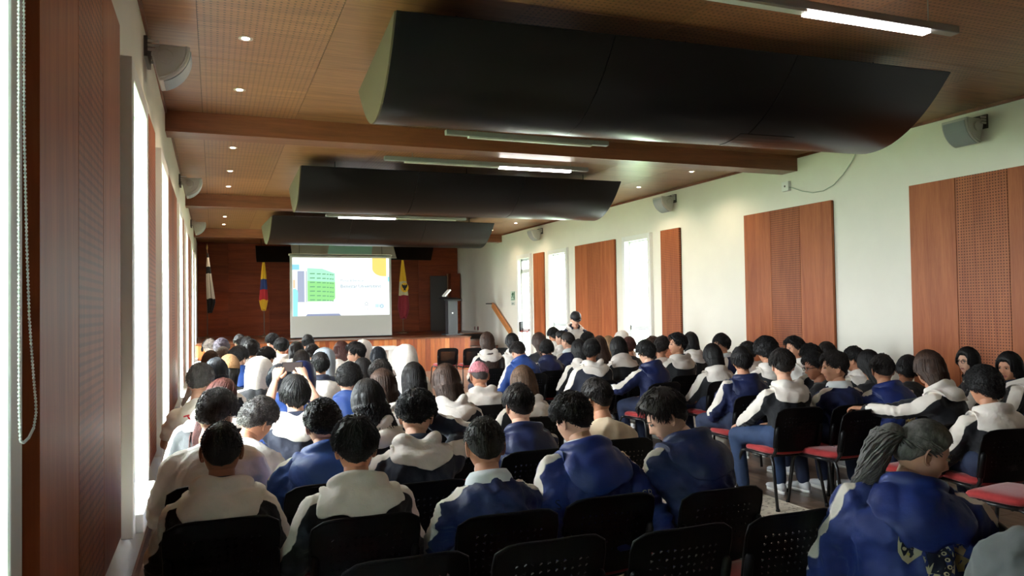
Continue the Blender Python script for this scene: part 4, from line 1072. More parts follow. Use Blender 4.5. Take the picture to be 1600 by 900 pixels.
# ------------------------------------------------------------------ hood templates (neck-base space: z along the spine, y forward)
def hood_mesh(size=1.0, drop=.19, stand=.065, seed=0, wide=1.0, roll=1.0, vee=1.6, dip=0.0):
    """double-walled: a stand-up rim round the neck rolling over into a sack that hangs on the back"""
    b = MB()
    prof_b = np.array([(.070, -.035), (.076, stand * .5), (.088, stand * .92), (.104, stand), (.122, stand * .80), (.132, stand * .40), (.130, .005), (.134, -.020), (.152, -drop * .25), (.170, -drop * .50), (.174, -drop * .74), (.164, -drop * .93), (.146, -drop), (.124, -drop * .94), (.104, -drop * .75)])
    prof_f = np.array([(.068, -.050), (.071, -.02), (.077, .004), (.084, .010), (.091, .006), (.096, -.004), (.098, -.014), (.099, -.022), (.101, -.030), (.102, -.038), (.101, -.046), (.098, -.053), (.094, -.058), (.090, -.06), (.084, -.06)])
    T = 2.5; nth = 57; rows = []; m = 34
    tt = np.linspace(0, len(prof_b) - 1, m)
    pb, pf = [np.stack([np.interp(tt, range(len(prof_b)), q[:, i]) for i in (0, 1)], 1) for q in (prof_b, prof_f)]
    for q in (pb, pf):
        for _ in range(2): q[1:-1] = (q[:-2] + 2 * q[1:-1] + q[2:]) / 4
    r = np.random.RandomState(seed); ph = r.uniform(0, 6.3, 6); s = np.linspace(0, 1, m)
    for th in np.linspace(-T, T, nth):
        w = max(0, math.cos(th / T * PI / 2)) ** 1.15; wd = w ** vee
        pr = pf + (pb - pf) * np.where(s < .45, w, wd)[:, None]
        bag = sstep(.4, .7, s)
        sag = .012 * np.sin(3.1 * th + ph[0]) + .008 * np.sin(6.3 * th + ph[1] + 4 * s)
        rad = pr[:, 0] + (sag * bag + .004 * np.sin(th * 4 + s * 11 + ph[2])) * w
        zz = pr[:, 1] + (.008 * np.sin(th * 5 + ph[3]) * bag + .006 * np.sin(th * 2.3 + ph[4]) * (1 - bag)) * w
        gc = math.exp(-(th / .42) ** 2)
        zz = zz - dip * stand * 1.15 * gc * (1 - bag) * sstep(.02, .15, s) - dip * .035 * gc * sstep(.75, .95, s)
        rad = rad - dip * .012 * math.exp(-(th / .16) ** 2) * bag + dip * .010 * math.exp(-((abs(th) - .7) / .3) ** 2) * (1 - bag)
        # crease running across the sack
        rad = rad - .014 * np.exp(-((s - .66 - .08 * math.sin(th * 2 + ph[5])) / .035) ** 2) * w * roll
        rows.append(np.stack([np.sin(th) * rad * (1.14 + .10 * bag) * wide * size, -np.cos(th) * rad * size, zz * size], 1))
    b.loft(rows, closed=False, caps=False)
    me = b.mesh('hood'); me.polygons.foreach_set('use_smooth', np.ones(len(me.polygons), bool)); return me
def hood_up_mesh():
    b = MB(); rings = []
    K = 36
    # sections up from the shoulders, open to the front
    for z, w, d, y, op in [(-.20, .125, .105, -.03, .9), (-.17, .112, .102, -.03, .85), (-.135, .108, .112, -.022, .8), (-.08, .117, .132, -.014, .85), (-.02, .124, .142, -.012, .95), (.04, .122, .142, -.014, 1.0), (.085, .110, .130, -.018, .95), (.118, .088, .106, -.024, .8), (.140, .055, .066, -.03, .5), (.150, .018, .022, -.035, .2)]:
        a = np.linspace(PI / 2 + op * .62, PI / 2 + 2 * PI - op * .62, K)
        rip = 1 + .012 * np.sin(a * 5 + z * 30)
        rings.append(np.stack([np.cos(a) * w * rip, y + np.sin(a) * d * rip, np.full(K, z)], 1))
    outer = rings; inner = [r * np.array([.94, .94, 1]) + np.array([0, 0, -.004]) for r in rings]
    b.loft(outer, closed=False, caps=False); b.loft([i[::-1] for i in inner], closed=False, caps=False)
    for o, i in zip(outer[:-1], outer[1:]): pass
    edge = [r[0] for r in outer] + [r[-1] for r in outer][::-1]
    b.tube(edge, .008, 6)
    me = b.mesh('raised_hood'); me.polygons.foreach_set('use_smooth', np.ones(len(me.polygons), bool)); return me
HOODS = dict(A=[hood_mesh(1.0, .145, .058, s, 1.0, vee=(1.5, 2.3, 1.9, 2.7)[s], dip=(0, .5, .3, .62)[s]) for s in range(4)], B=[hood_mesh(1.0, .215, .048, s + 5, .97, 1.4, vee=2.3) for s in range(3)], up=hood_up_mesh())
def collar_mesh(h=.038, w=.076, flare=.016):
    b = MB(); rows = []
    for th in np.linspace(-2.6, 2.6, 30):
        c = math.cos(th / 2.6 * PI / 2)
        pr = [(w - .006, -.02), (w - .008, h * (.6 + .4 * c)), (w, h * (.72 + .4 * c)), (w + flare, h * .35), (w + flare + .008, -.012 - .004 * c)]
        rows.append([(math.sin(th) * r * 1.1, -math.cos(th) * r, z) for r, z in pr])
    b.loft(rows, closed=False, caps=False); me = b.mesh('collar'); me.polygons.foreach_set('use_smooth', np.ones(len(me.polygons), bool)); return me
COLLAR = collar_mesh()

# ------------------------------------------------------------------ hands, legs, shoes
def hand_template(curl=.6):
    """wrist at origin, fingers along +y, palm facing -z, thumb on +x side"""
    b = MB()
    rings = []
    for y, w, t in ((-.02, .024, .019), (.0, .026, .019), (.03, .036, .0165), (.06, .041, .0150), (.085, .040, .013), (.093, .034, .009)):
        a = np.arange(14) * 2 * PI / 14; rings.append(np.stack([np.cos(a) * w, np.full(14, y), np.sin(a) * t], 1))
    b.loft(rings)
    for i, (x, L_) in enumerate(((.029, .066), (.010, .076), (-.010, .070), (-.028, .054))):
        p = np.array([x, .082, .001]); ang = .15; pts = [p]
        for k, fr in enumerate((.45, .32, .23)):
            ang += curl * (.55 + .15 * k); p = p + L_ * fr * np.array([x * .6 * (1 if k == 0 else 0), math.cos(ang), -math.sin(ang)]); pts.append(p)
        b.tube(pts, [.0098, .0092, .0085, .0062], 8)
    b.tube([(.026, .012, -.004), (.045, .040, -.012), (.050, .066, -.020), (.046, .088, -.026)], [.0135, .0125, .0105, .0075], 8)
    return b
HAND = hand_template()

def tm(M): return np.array(M)
def rings_along(pts, rad, k=14, depth=None):
    return pts, rad
def loft_path(b, pts, rx, ry, frame_x, k=16):
    """elliptical loft along pts; frame_x: sideways unit vectors"""
    rings = []; a = np.arange(k) * 2 * PI / k
    pts = np.asarray(pts, float)
    for i, p in enumerate(pts):
        t = pts[min(i + 1, len(pts) - 1)] - pts[max(i - 1, 0)]; t /= np.linalg.norm(t)
        x = frame_x - t * (frame_x @ t); x /= np.linalg.norm(x); y = np.cross(t, x)
        rings.append(p + np.cos(a)[:, None] * x * rx[i] + np.sin(a)[:, None] * y * ry[i])
    b.loft(rings)
def capsule(b, pts, rad, k=12):
    """tube with rounded ends"""
    pts = [np.asarray(p, float) for p in pts]; d0 = pts[0] - pts[1]; d0 /= np.linalg.norm(d0); d1 = pts[-1] - pts[-2]; d1 /= np.linalg.norm(d1)
    P = [pts[0] + d0 * rad[0] * .95, pts[0] + d0 * rad[0] * .6] + pts + [pts[-1] + d1 * rad[-1] * .6, pts[-1] + d1 * rad[-1] * .95]
    R_ = [rad[0] * .3, rad[0] * .8] + list(rad) + [rad[-1] * .8, rad[-1] * .3]
    b.tube(P, R_, k)
def ik(sh, target, l1, l2, hint):
    sh = np.array(sh, float); tg = np.array(target, float); v = tg - sh; d = np.linalg.norm(v)
    mx = (l1 + l2) * .985
    if d > mx: tg = sh + v / d * mx; v = tg - sh; d = mx
    u = v / d; a = (l1 * l1 - l2 * l2 + d * d) / (2 * d); h = math.sqrt(max(1e-6, l1 * l1 - a * a))
    hn = np.array(hint, float); hn = hn - u * (hn @ u); hn /= np.linalg.norm(hn) + 1e-9
    return sh + u * a + hn * h, tg
def rot(ax, a):
    return np.array(Matrix.Rotation(a, 4, ax))
def T4(v):
    M = np.eye(4); M[:3, 3] = v; return M

ARMS = {   # hand targets (right side x>0; mirrored for the left), relative to the person
    'lap': (.10, .34, .60), 'phone': (.05, .33, .74), 'fold': (-.06, .26, .78), 'hang': (.30, .0, .42), 'knee': (.16, .42, .60), 'chin': (.05, .17, .98), 'face': (.085, .10, 1.07), 'raise': (.10, .34, 1.20), 'back': (.32, -.18, .62), 'out': (.55, .22, .80), 'desk': (.12, .36, .70), 'ahead': (.14, .50, .86), 'sleeve': (.285, -.25, .42)}

TEMP = []
def solid(b, voxel, smooth, name):
    me = b.mesh(name); o = bpy.data.objects.new('temp', me); COL.objects.link(o)
    r = o.modifiers.new('r', 'REMESH'); r.mode = 'VOXEL'; r.voxel_size = voxel
    s = o.modifiers.new('s', 'SMOOTH'); s.factor = .5; s.iterations = smooth
    TEMP.append(o); return o

LEGS = {}
def leg_meshes():
    for kind, sp in (('a', .10), ('b', .17)):
        t = MB(); body = MB()
        capsule(t, [(-.09, -.01, .565), (.09, -.01, .565)], [.125, .125], 14)
        for s in (-1, 1):
            hip, knee, ank = (s * .09, .0, .55), (s * sp * 1.15, .42, .52), (s * sp * 1.1, .34, .11)
            capsule(t, [hip, (s * sp * 1.1, .22, .55), knee], [.098, .088, .068]); capsule(t, [knee, (s * sp * 1.13, .375, .32), ank], [.070, .064, .058])
        LEGS[kind] = dict(t=solid(t, .022, 4, 'trousers'), sp=sp)
leg_meshes()
def shoe_mesh():
    b = MB(); rings = []; a = np.arange(16) * 2 * PI / 16
    for y, w, h in ((-.085, .020, .05), (-.07, .034, .075), (-.03, .038, .085), (.02, .040, .070), (.08, .046, .055), (.13, .044, .046), (.165, .030, .036), (.178, .012, .026)):
        rings.append(np.stack([np.cos(a) * w, np.full(16, y), np.maximum(.018, .018 + (h) * (.5 + .5 * np.sin(a)))], 1))
    b.loft(rings, 0)
    so = [(math.sin(t) * (.040 + .007 * math.cos(t)), .045 + math.cos(t) * .138) for t in np.linspace(0, 2 * PI, 21)[:-1]]
    b.loft([[(x, y, z) for x, y in so] for z in (0, .024)], 1)
    return b.mesh('shoe')
SHOE = shoe_mesh()
SHOE.polygons.foreach_set('use_smooth', np.ones(len(SHOE.polygons), bool))
SHOES = {}
for k, m in (('w', M_SHOE), ('d', M_SHOED)):
    me = SHOE.copy(); me.materials.append(m); me.materials.append(M_SOLE); SHOES[k] = me

PEOPLE = []
def person(label, x, y, ztop, rz=0.0, lean=10, side=0, head=(0, 12, 0), hair='s0', hcol='black', skin='tan', top='A', arms=('lap', 'lap'), hi=True, build=1.0, hood=None, collar=None, legs='a', trousers='n', shoe='w', extras=(), chair_label=None, standing=False, twist=0, hscale=1.0, head_size=1.03, neckfwd=0.0, sleeves='long', chair_dx=0.0, hoodv=None):
    """plans one figure: (x, y) is where the head is, ztop the top of the hair"""
    hs = head_size
    P = dict(locals())
    hipz = .86 if standing else .56
    def frames(T):
        a = math.radians(lean)
        F = T4((0, 0, hipz)) @ rot('Y', math.radians(side)) @ rot('X', -a * .7)
        mid = F @ T4((0, 0, T * .5)) @ rot('Z', math.radians(twist)) @ rot('X', -a * .5)
        nb = mid @ T4((0, 0, T * .5))
        hd = rot('Z', math.radians(head[0])) @ rot('Y', math.radians(head[2])) @ rot('X', -math.radians(head[1]))
        nk = nb[:3, 3] + (nb[:3, :3] @ np.array([0, .016 + neckfwd, .022]))
        piv = nk + hd[:3, :3] @ np.array([0, -.012, .006])
        Hm = hd.copy(); Hm[:3, 3] = piv + hd[:3, :3] @ np.array([0, .024, .112 * hs]); Hm[:3, :3] *= hs
        return F, mid, nb, Hm
    T = .47
    for _ in range(4):
        F, mid, nb, Hm = frames(T)
        top_z = Hm[2, 3] + .145 * hs
        T = min(.60, max(.34, T + (ztop - top_z) / max(.5, math.cos(math.radians(lean)))))
    F, mid, nb, Hm = frames(T); dz = ztop - (Hm[2, 3] + .145 * hs)
    c, s = math.cos(rz), math.sin(rz); hx, hy = Hm[0, 3], Hm[1, 3]
    P['root'] = (x - (c * hx - s * hy), y - (s * hx + c * hy), 0)
    P.update(F=F, mid=mid, nb=nb, Hm=Hm, T=T, hipz=hipz)
    # arms
    P['arm'] = {}
    for sd in (-1, 1):
        sh = (mid @ np.array([sd * .165 * build, .005, T * .5 - .105, 1]))[:3]
        nm = arms[0] if sd < 0 else arms[1]
        if isinstance(nm, str):
            tg = np.array(ARMS[nm], float); tg[0] *= sd
            if nm in ('face', 'raise', 'chin'):
                tg = tg + np.array([Hm[0, 3], Hm[1, 3] - .0, Hm[2, 3] - 1.10])
            elif nm in ('phone', 'fold', 'ahead', 'desk', 'out'): tg = tg + np.array([0, nb[1, 3] * .8, (nb[2, 3] - 1.04)])
            if standing and nm in ('lap', 'hang', 'knee', 'desk', 'phone', 'back', 'out'): tg[2] += .32
            tg[0] += F[0, 3] * .5 + nb[0, 3] * .4
        else: tg = np.array(nm, float)
        hint = np.array([sd * .9, -.5, -.8]) if nm not in ('raise',) else np.array([sd * .9, .2, -.6])
        if nm == 'hang': hint = np.array([sd * .3, -1, 0])
        if nm == 'sleeve': hint = np.array([sd * 1.0, -.6, 0])
        el, wr = ik(sh, tg, .275 * build, .245 * build, hint)
        P['arm'][sd] = (sh, el, wr, nm)
    # jacket volume
    b = MB(); bw = build
    prof = [(-.09, .180, .135), (-.02, .186, .142), (.12, .178, .138), (.30, .172, .130), (.50, .180, .132), (.66, .186, .130), (.78, .172, .118), (.86, .138, .104), (.93, .100, .088), (.985, .074, .072), (1.01, .068, .066)]
    if top in ('W', 'C', 'P', 'L') and hood is None: prof = [(t, w * .94, d * .94) for t, w, d in prof]
    pts = []; fx = mid[:3, 0]
    for t, w, d in prof:
        if t <= .5: q = (F @ np.array([0, 0, T * t, 1]))[:3]
        else: q = (mid @ np.array([0, 0, T * (t - .5), 1]))[:3]
        # slouched back: push the middle backwards a little
        q = q - mid[:3, 1] * .025 * math.sin(max(0, min(1, t)) * PI)
        pts.append(q)
    loft_path(b, pts, [w * bw for _, w, _ in prof], [d * bw for _, _, d in prof], fx, 20)
    for sd in (-1, 1):
        sh, el, wr, nm = P['arm'][sd]
        inner = (mid @ np.array([sd * .075, -.005, T * .5 - .07, 1]))[:3]
        if sleeves == 'long':
            sl = wr + (el - wr) * .10
            capsule(b, [inner, sh], [.060 * bw, .070 * bw]); capsule(b, [sh, sh * .5 + el * .5, el], [.072 * bw, .070 * bw, .063 * bw]); capsule(b, [el, el * .5 + sl * .5, sl], [.062 * bw, .058 * bw, .044 * bw])
        else:
            e2 = sh + (el - sh) * .62
            capsule(b, [inner, sh], [.056 * bw, .064 * bw]); capsule(b, [sh, e2], [.064 * bw, .066 * bw])
    P['jacket_t'] = solid(b, .0125 if hi == 2 else (.0165 if hi else .027), 6 if hi else 3, 'jacket')
    # body volume under the clothes
    b = MB()
    loft_path(b, pts, [w * bw * .86 for _, w, _ in prof], [d * bw * .84 for _, _, d in prof], fx, 14)
    for sd in (-1, 1):
        sh, el, wr, nm = P['arm'][sd]
        capsule(b, [sh, el], [.050, .043], 8); capsule(b, [el, el * .5 + wr * .5, wr], [.043, .037, .026], 8)
        if standing: capsule(b, [(sd * .09, 0, hipz - .02), (sd * .10, .02, .48), (sd * .10, -.01, .09)], [.085, .062, .045], 8)
        else:
            sp = LEGS[legs]['sp']; capsule(b, [(sd * .09, 0, .55), (sd * sp * 1.15, .42, .52)], [.08, .055], 8); capsule(b, [(sd * sp * 1.15, .42, .52), (sd * sp * 1.1, .34, .09)], [.055, .040], 8)
    P['body_t'] = solid(b, .02 if (hi and sleeves != 'long') else .03, 2, 'body')
    PEOPLE.append(P); return P

def get_eval(o, dg):
    return bpy.data.meshes.new_from_object(o.evaluated_get(dg))
def co(me):
    v = np.empty(len(me.vertices) * 3); me.vertices.foreach_get('co', v); return v.reshape(-1, 3)
def seg_dist(p, a, b):
    ab = b - a; t = np.clip(((p - a) @ ab) / (ab @ ab), 0, 1); return np.linalg.norm(p - a - t[:, None] * ab, axis=1), t
def head_frame_hand(el, wr, sd, palm_to=None):
    y = wr - el; y /= np.linalg.norm(y)
    up = np.array([0, 0, 1.0]) if palm_to is None else np.asarray(wr - palm_to, float)
    z = up - y * (up @ y); z /= np.linalg.norm(z) + 1e-9
    x = np.cross(y, z)
    M = np.eye(4); M[:3, 0] = -sd * x if False else x; M[:3, 1] = y; M[:3, 2] = z; M[:3, 3] = wr
    return M
def drape(src, nb, jacket, seed):
    """lay the hood over this jacket: vertices of the sack are kept clear of the cloth below"""
    hm = src.copy(); v0 = co(src); v = xf(nb, v0); m = 34; s = np.tile(np.linspace(0, 1, m), len(v) // m)
    tree = BVHTree.FromPolygons([tuple(q) for q in co(jacket)], [tuple(p.vertices) for p in jacket.polygons])
    bag = sstep(.38, .55, s); thick = .006 + .020 * np.sin(np.clip((s - .40) / .60, 0, 1) * PI) ** .8
    for i in np.where(s > .36)[0]:
        loc, nr, _, d = tree.find_nearest(Vector(v[i]))
        if loc is None: continue
        sd = (Vector(v[i]) - loc).dot(nr); need = (thick[i] if s[i] < .97 else -.004) * bag[i]
        if sd < need or s[i] > .8: v[i] = np.array(loc + nr * (need if sd < need else min(sd, need + .02)))
    v += (nb[:3, :3] @ np.array([0, 0, 1.0])) * (.006 * wav(v, 60, seed, 4) * sstep(.1, .3, s))[:, None]
    v += (nb[:3, :3] @ np.array([0, -1.0, 0])) * (.007 * (1 - 2.4 * np.abs(wav(v, 38, seed + 3, 3))) * sstep(.45, .6, s) * (s < .93))[:, None]
    q = v.reshape(-1, m, 3)
    for _ in range(2): q[1:-1, 1:-1] = q[1:-1, 1:-1] * .4 + .15 * (q[:-2, 1:-1] + q[2:, 1:-1] + q[1:-1, :-2] + q[1:-1, 2:])
    hm.vertices.foreach_set('co', q.reshape(-1, 3).ravel()); return hm
def finish_people():
    dg = bpy.context.evaluated_depsgraph_get(); dg.update()
    tro = {}
    for k in LEGS:
        me = get_eval(LEGS[k]['t'], dg); me.polygons.foreach_set('use_smooth', np.ones(len(me.polygons), bool))
        v = co(me); v += (wav(v, 60, 3)[:, None] * .004); me.vertices.foreach_set('co', v.ravel())
        for t, m in (('n', M_TROUSER), ('j', M_JEANS)):
            c = me.copy(); c.materials.clear(); c.materials.append(m); tro[k, t] = c
    num = 0
    for P in PEOPLE:
        num += 1
        hi = P['hi']; top = P['top']
        root = thing('person', P['label'], 'person', P['root'], P['rz'], 'seated audience' if not P['standing'] else None)
        P['obj'] = root
        nb, mid, Hm, T = P['nb'], P['mid'], P['Hm'], P['T']
        # ---- body: trunk and limbs + neck + head + hands in one mesh
        tr = get_eval(P['body_t'], dg); v = co(tr); b = MB()
        b.add(v, [tuple(p.vertices) for p in tr.polygons]); bpy.data.meshes.remove(tr)
        nk0 = (nb @ np.array([0, .0, -.05, 1]))[:3]; nk1 = (nb @ np.array([0, .012 + P['neckfwd'] * .6, .03, 1]))[:3]; hb = (Hm @ np.array([0, -.012, -.045, 1]))[:3]; hb2 = (Hm @ np.array([0, -.012, -.09, 1]))[:3]
        b.tube([nk0, nk1, hb2 * .6 + nk1 * .4, hb2, hb], [.064, .058, .054, .054, .052], 18 if hi else 10)
        hd = HEAD_HI if hi else HEAD_LO
        hv = xf(Hm, np.concatenate(hd.v)); n0 = b.n
        b.v.append(hv); b.n += len(hv); b.f += [tuple(i + n0 for i in f) for f in hd.f]; b.m += list(hd.m)
        for sd in (-1, 1):
            sh, el, wr, nm = P['arm'][sd]
            if nm == 'sleeve': continue
            pal = Hm[:3, 3] if nm in ('face', 'chin') else None
            M = head_frame_hand(el, wr, sd, pal)
            hv = np.concatenate(HAND.v).copy()
            if sd > 0: hv[:, 0] *= -1
            b.add(xf(M, hv), HAND.f if sd < 0 else [f[::-1] for f in HAND.f])
        sk = SKIN[P['skin']]
        o = b.build('body', [sk, M_LIP, M_EYEW, M_IRIS, M_BROW], root, smooth=True)
        # ---- jacket
        me = get_eval(P['jacket_t'], dg); v = co(me)
        nrm = np.empty(len(me.vertices) * 3); me.vertices.foreach_get('normal', nrm); nrm = nrm.reshape(-1, 3)
        amp = .0090 if top[0] in 'AWCPKLD' else .0145
        vw = v + .03 * np.stack([wav(v, 18, num + 7, 4), wav(v, 18, num + 8, 4), wav(v, 18, num + 9, 4)], 1)
        w = (1 - 2.2 * np.abs(wav(vw * np.array([1.0, 1, .75]), 42, num, 3))) * .8 + .9 * wav(vw, 30, num + 31, 4) + .35 * (1 - 2.2 * np.abs(wav(vw, 95, num + 50, 3)))
        if not hi: w *= .6
        for sd in (-1, 1):
            sh, el, wr, nm = P['arm'][sd]; de = np.exp(-(np.linalg.norm(v - el, axis=1) / .09) ** 2)
            ax = (wr - sh) / (np.linalg.norm(wr - sh) + 1e-6); w += de * .9 * np.sin((v - el) @ ax * 130 + num)
        v = v + nrm * (w * amp)[:, None]; me.vertices.foreach_set('co', v.ravel())
        st = np.full(len(v), -.1)
        if top in ('A', 'An', 'B', 'Bn', 'Br', 'Wn'):
            for sd in (-1, 1):
                sh, el, wr, nm = P['arm'][sd]
                up = mid[:3, 2]; ox = mid[:3, 0] * sd
                nkp = (mid @ np.array([sd * .06, -.02, T * .5 - .01, 1]))[:3]
                tip = sh + up * .062 + ox * .025 - mid[:3, 1] * .015
                mdir = (el - sh) / np.linalg.norm(el - sh); o1 = ox - mdir * (ox @ mdir); o1 = o1 / (np.linalg.norm(o1) + 1e-6)
                if nm in ('lap', 'phone', 'fold', 'knee', 'desk', 'chin', 'face'): o1 = o1 * .8 - mid[:3, 1] * .35 + up * .25; o1 /= np.linalg.norm(o1)
                fdir = (wr - el) / np.linalg.norm(wr - el); o2 = ox + .3 * up - fdir * ((ox + .3 * up) @ fdir); o2 = o2 / (np.linalg.norm(o2) + 1e-6)
                line = [nkp, tip, sh * .5 + el * .5 + o1 * .072, el + (o1 + o2) * .036, el * .4 + wr * .6 + o2 * .055, wr + o2 * .045]
                wd = [.045, .052, .050, .046, .042, .036] if top[0] in 'A' else ([.0, .040, .036, .034, .030, .026] if top[0] == 'B' else [.0, .085, .085, .08, .075, .07])
                for a, c, w0, w1 in zip(line[:-1], line[1:], wd[:-1], wd[1:]):
                    d, t = seg_dist(v, a, c); st = np.maximum(st, (w0 + (w1 - w0) * t) - d)
                dc, tc = seg_dist(v, el, wr)
                near = dc < .075; st = np.where(near & (tc > .84), -.05, st)
        at = me.attributes.new('stripe', 'FLOAT', 'POINT'); at.data.foreach_set('value', st)
        me.materials.clear()
        me.name = 'jacket'
        jo = obj('jacket' if top[0] in 'ABW' else 'top', me, CLOTH[top], root, smooth=True)
        P['jacket'] = jo
        Nb = Matrix(nb.tolist())
        hood = P['hood'] if P['hood'] is not None else ('A' if top in ('A', 'An', 'Wn') else ('B' if top in ('B', 'Bn', 'Br') else 'none'))
        if hood in ('A', 'B'):
            hm = drape(HOODS[hood][(P['hoodv'] if P['hoodv'] is not None else num) % len(HOODS[hood])], nb, me, num)
            h = obj('hood', hm, None, jo, smooth=True); setm(h, M_HOODW if hood == 'A' else M_HOODB.get(top, M_HOODB['B']))
            if hood == 'A': h['label'] = 'cream hood hanging down the back'
        elif hood in ('up', 'upn', 'upg'):
            h = obj('raised_hood', HOODS['up'], None, jo); Hh = Hm.copy(); h.matrix_local = Matrix(Hh.tolist()); setm(h, M_HOODW if hood == 'up' else (M_HOODB['Bn'] if hood == 'upn' else mat('hood_grey', srgb(150, 158, 170), .85)))
        cl = P['collar'] or ('navy' if (top in ('A', 'An', 'Wn') and num % 2) else None)
        if cl: c = obj('collar', COLLAR, None, jo); c.matrix_local = Nb; setm(c, M_POLO if cl == 'polo' else M_NAVYT)
        # ---- hair
        if P['hair']:
            h = obj('hair', hair_mesh(P['hair']), None, root); Hh = Hm.copy(); Hh[:3, :3] *= P['hscale']
            if num % 2: Hh[:3, 0] *= -1 if P['hair'][0] in 'sc' and P['hair'] != 'straight' else 1
            h.matrix_local = Matrix(Hh.tolist()); setm(h, HAIR[P['hcol']])
        # ---- trousers and shoes
        if P['standing']:
            b = MB()
            for sd in (-1, 1): capsule(b, [(sd * .09, 0, .84), (sd * .105, .02, .48), (sd * .10, -.01, .12)], [.115, .085, .07])
            b.build('trousers', M_TROUSER, root, smooth=True)
            for sd in (-1, 1): obj('shoe', SHOES[P['shoe']], None, root, loc=(sd * .10, .02, 0))
        else:
            obj('trousers', tro[P['legs'], P['trousers']], None, root); sp = LEGS[P['legs']]['sp']
            for sd in (-1, 1): obj('shoe', SHOES[P['shoe']], None, root, loc=(sd * sp * 1.1, .36, 0), rot=(0, 0, -sd * .12))
        for ex in P['extras']: EXTRA[ex](P, root, jo, Hm)
        if P['chair_label']:
            r = P['root']; c, s = math.cos(P['rz']), math.sin(P['rz']); oy = .105
            chair(r[0] - s * oy + c * P['chair_dx'], r[1] + c * oy + s * P['chair_dx'], P['rz'], P['chair_label'], detail=hi)
    for o in TEMP:
        m = o.data; bpy.data.objects.remove(o); bpy.data.meshes.remove(m)
def setm(o, m):
    if not o.data.materials: o.data.materials.append(m)
    o.material_slots[0].link = 'OBJECT'; o.material_slots[0].material = m

# ------------------------------------------------------------------ things worn on the head
def ex_glasses(P, root, jo, Hm):
    b = MB()
    for s in (-1, 1):
        k = np.linspace(0, 2 * PI, 17); b.tube([(s * .031 + .021 * math.cos(t), .098, .006 + .016 * math.sin(t)) for t in k], .0022, 5)
        b.tube([(s * .052, .097, .010), (s * .074, .06, .012), (s * .080, -.005, .012)], .002, 5)
    b.tube([(-.010, .099, .010), (.010, .099, .010)], .002, 5)
    o = b.build('spectacles', M_GLS, root, smooth=True); o.matrix_local = Matrix(Hm.tolist())
def ex_cap(P, root, jo, Hm):
    b = MB(); rings = []
    for z, r in ((.035, 1.16), (.07, 1.14), (.10, 1.0), (.128, .72), (.140, .35), (.142, .05)):
        a = np.arange(28) * 2 * PI / 28; rings.append(np.stack([np.cos(a) * .078 * r, np.sin(a) * .098 * r, np.full(28, z)], 1))
    b.loft(rings)
    brim = [(math.sin(t) * .080, .07 + math.cos(t) * .10) for t in np.linspace(-1.45, 1.45, 14)]
    b.loft([[(x, y, .040 - .22 * max(0, y - .09)) for x, y in brim], [(x, y, .046 - .22 * max(0, y - .09)) for x, y in brim]])
    b.ell((0, -.01, .143), (.008, .008, .005), 8, 5)
    o = b.build('cap', mat('cap_black', (.014, .014, .016), .7, bump=.3, bscale=80), root, smooth=True); o.matrix_local = Matrix(Hm.tolist())
def ex_beanie(P, root, jo, Hm):
    b = MB(); rings = []
    for z, r in ((.02, 1.25), (.05, 1.27), (.06, 1.24), (.10, 1.10), (.14, .75), (.16, .3), (.163, .04)):
        a = np.arange(30) * 2 * PI / 30; rings.append(np.stack([np.cos(a) * .078 * r * (1 + .02 * (np.arange(30) % 2)), np.sin(a) * .098 * r - .01, np.full(30, z)], 1))
    b.loft(rings); o = b.build('beanie', mat('beanie_tan', srgb(150, 112, 76), .95, bump=.8, bscale=90), root, smooth=True); o.matrix_local = Matrix(Hm.tolist())
def ex_headphones(P, root, jo, Hm):
    b = MB(); t = np.linspace(-1.6, 1.6, 14)
    b.tube([(.102 * math.sin(q), -.01, .02 + .125 * math.cos(q)) for q in t], .009, 8)
    for s in (-1, 1): b.ell((s * .100, -.01, -.005), (.018, .032, .036), 12, 8)
    o = b.build('headphones', M_BLACK, root, smooth=True); o.matrix_local = Matrix(Hm.tolist())
def ex_phones(P, root, jo, Hm):
    pass
def ex_nape(P, root, jo, Hm):
    h = obj('nape_stubble', hair_mesh('buzz'), None, root); h.matrix_local = Matrix(Hm.tolist()); setm(h, HAIR['nape']); h['label'] = 'dark cropped nape'
EXTRA = dict(nape=ex_nape, glasses=ex_glasses, cap=ex_cap, beanie=ex_beanie, headphones=ex_headphones)
PP = {}
# ------------------------------------------------------------------ the audience (x, y of each head and height of its crown, in metres)
PP['P1'] = person('student with cropped black hair and tan-shaded hood, foreground left by the wall', 0.029, 3.593, 1.140, lean=8, head=(0, 8, 0), hair='s3', skin='brown', top='A', build=1.0, arms=('lap', 'lap'), hoodv=2, hi=2, chair_label='black perforated chair carrying the cropped-haired student nearest the left wall')
PP['P2'] = person('broad-backed student in black jacket with big cream hood, foreground centre-left', 0.579, 3.398, 1.179, lean=8, head=(-6, 10, 0), hair='s1', skin='tan', top='A', build=1.06, arms=('lap', 'lap'), hoodv=0, hi=2, chair_label='black perforated chair carrying the broad-backed student with the big cream hood')
PP['P3'] = person('student with clipped hair and white polo collar over navy jacket, foreground centre', 1.128, 3.243, 1.133, lean=12, head=(-8, 18, 0), hair='s3', hcol='soft', skin='tan', top='Bn', hood='none', collar='polo', arms=('phone', 'phone'), hscale=1.04, hi=2, chair_label='black perforated chair carrying the clipped-haired student with the polo collar')
PP['P4'] = person('student with blue jacket draped over the shoulders, empty lettered sleeves hanging down', 1.612, 3.331, 1.235, lean=12, head=(22, 22, 0), hair='s6', hcol='soft', skin='light', top='B', collar='polo', arms=('sleeve', 'sleeve'), build=1.04, head_size=0.97, hoodv=1, hi=2, chair_label='black perforated chair behind the draped blue jacket with hanging sleeves')
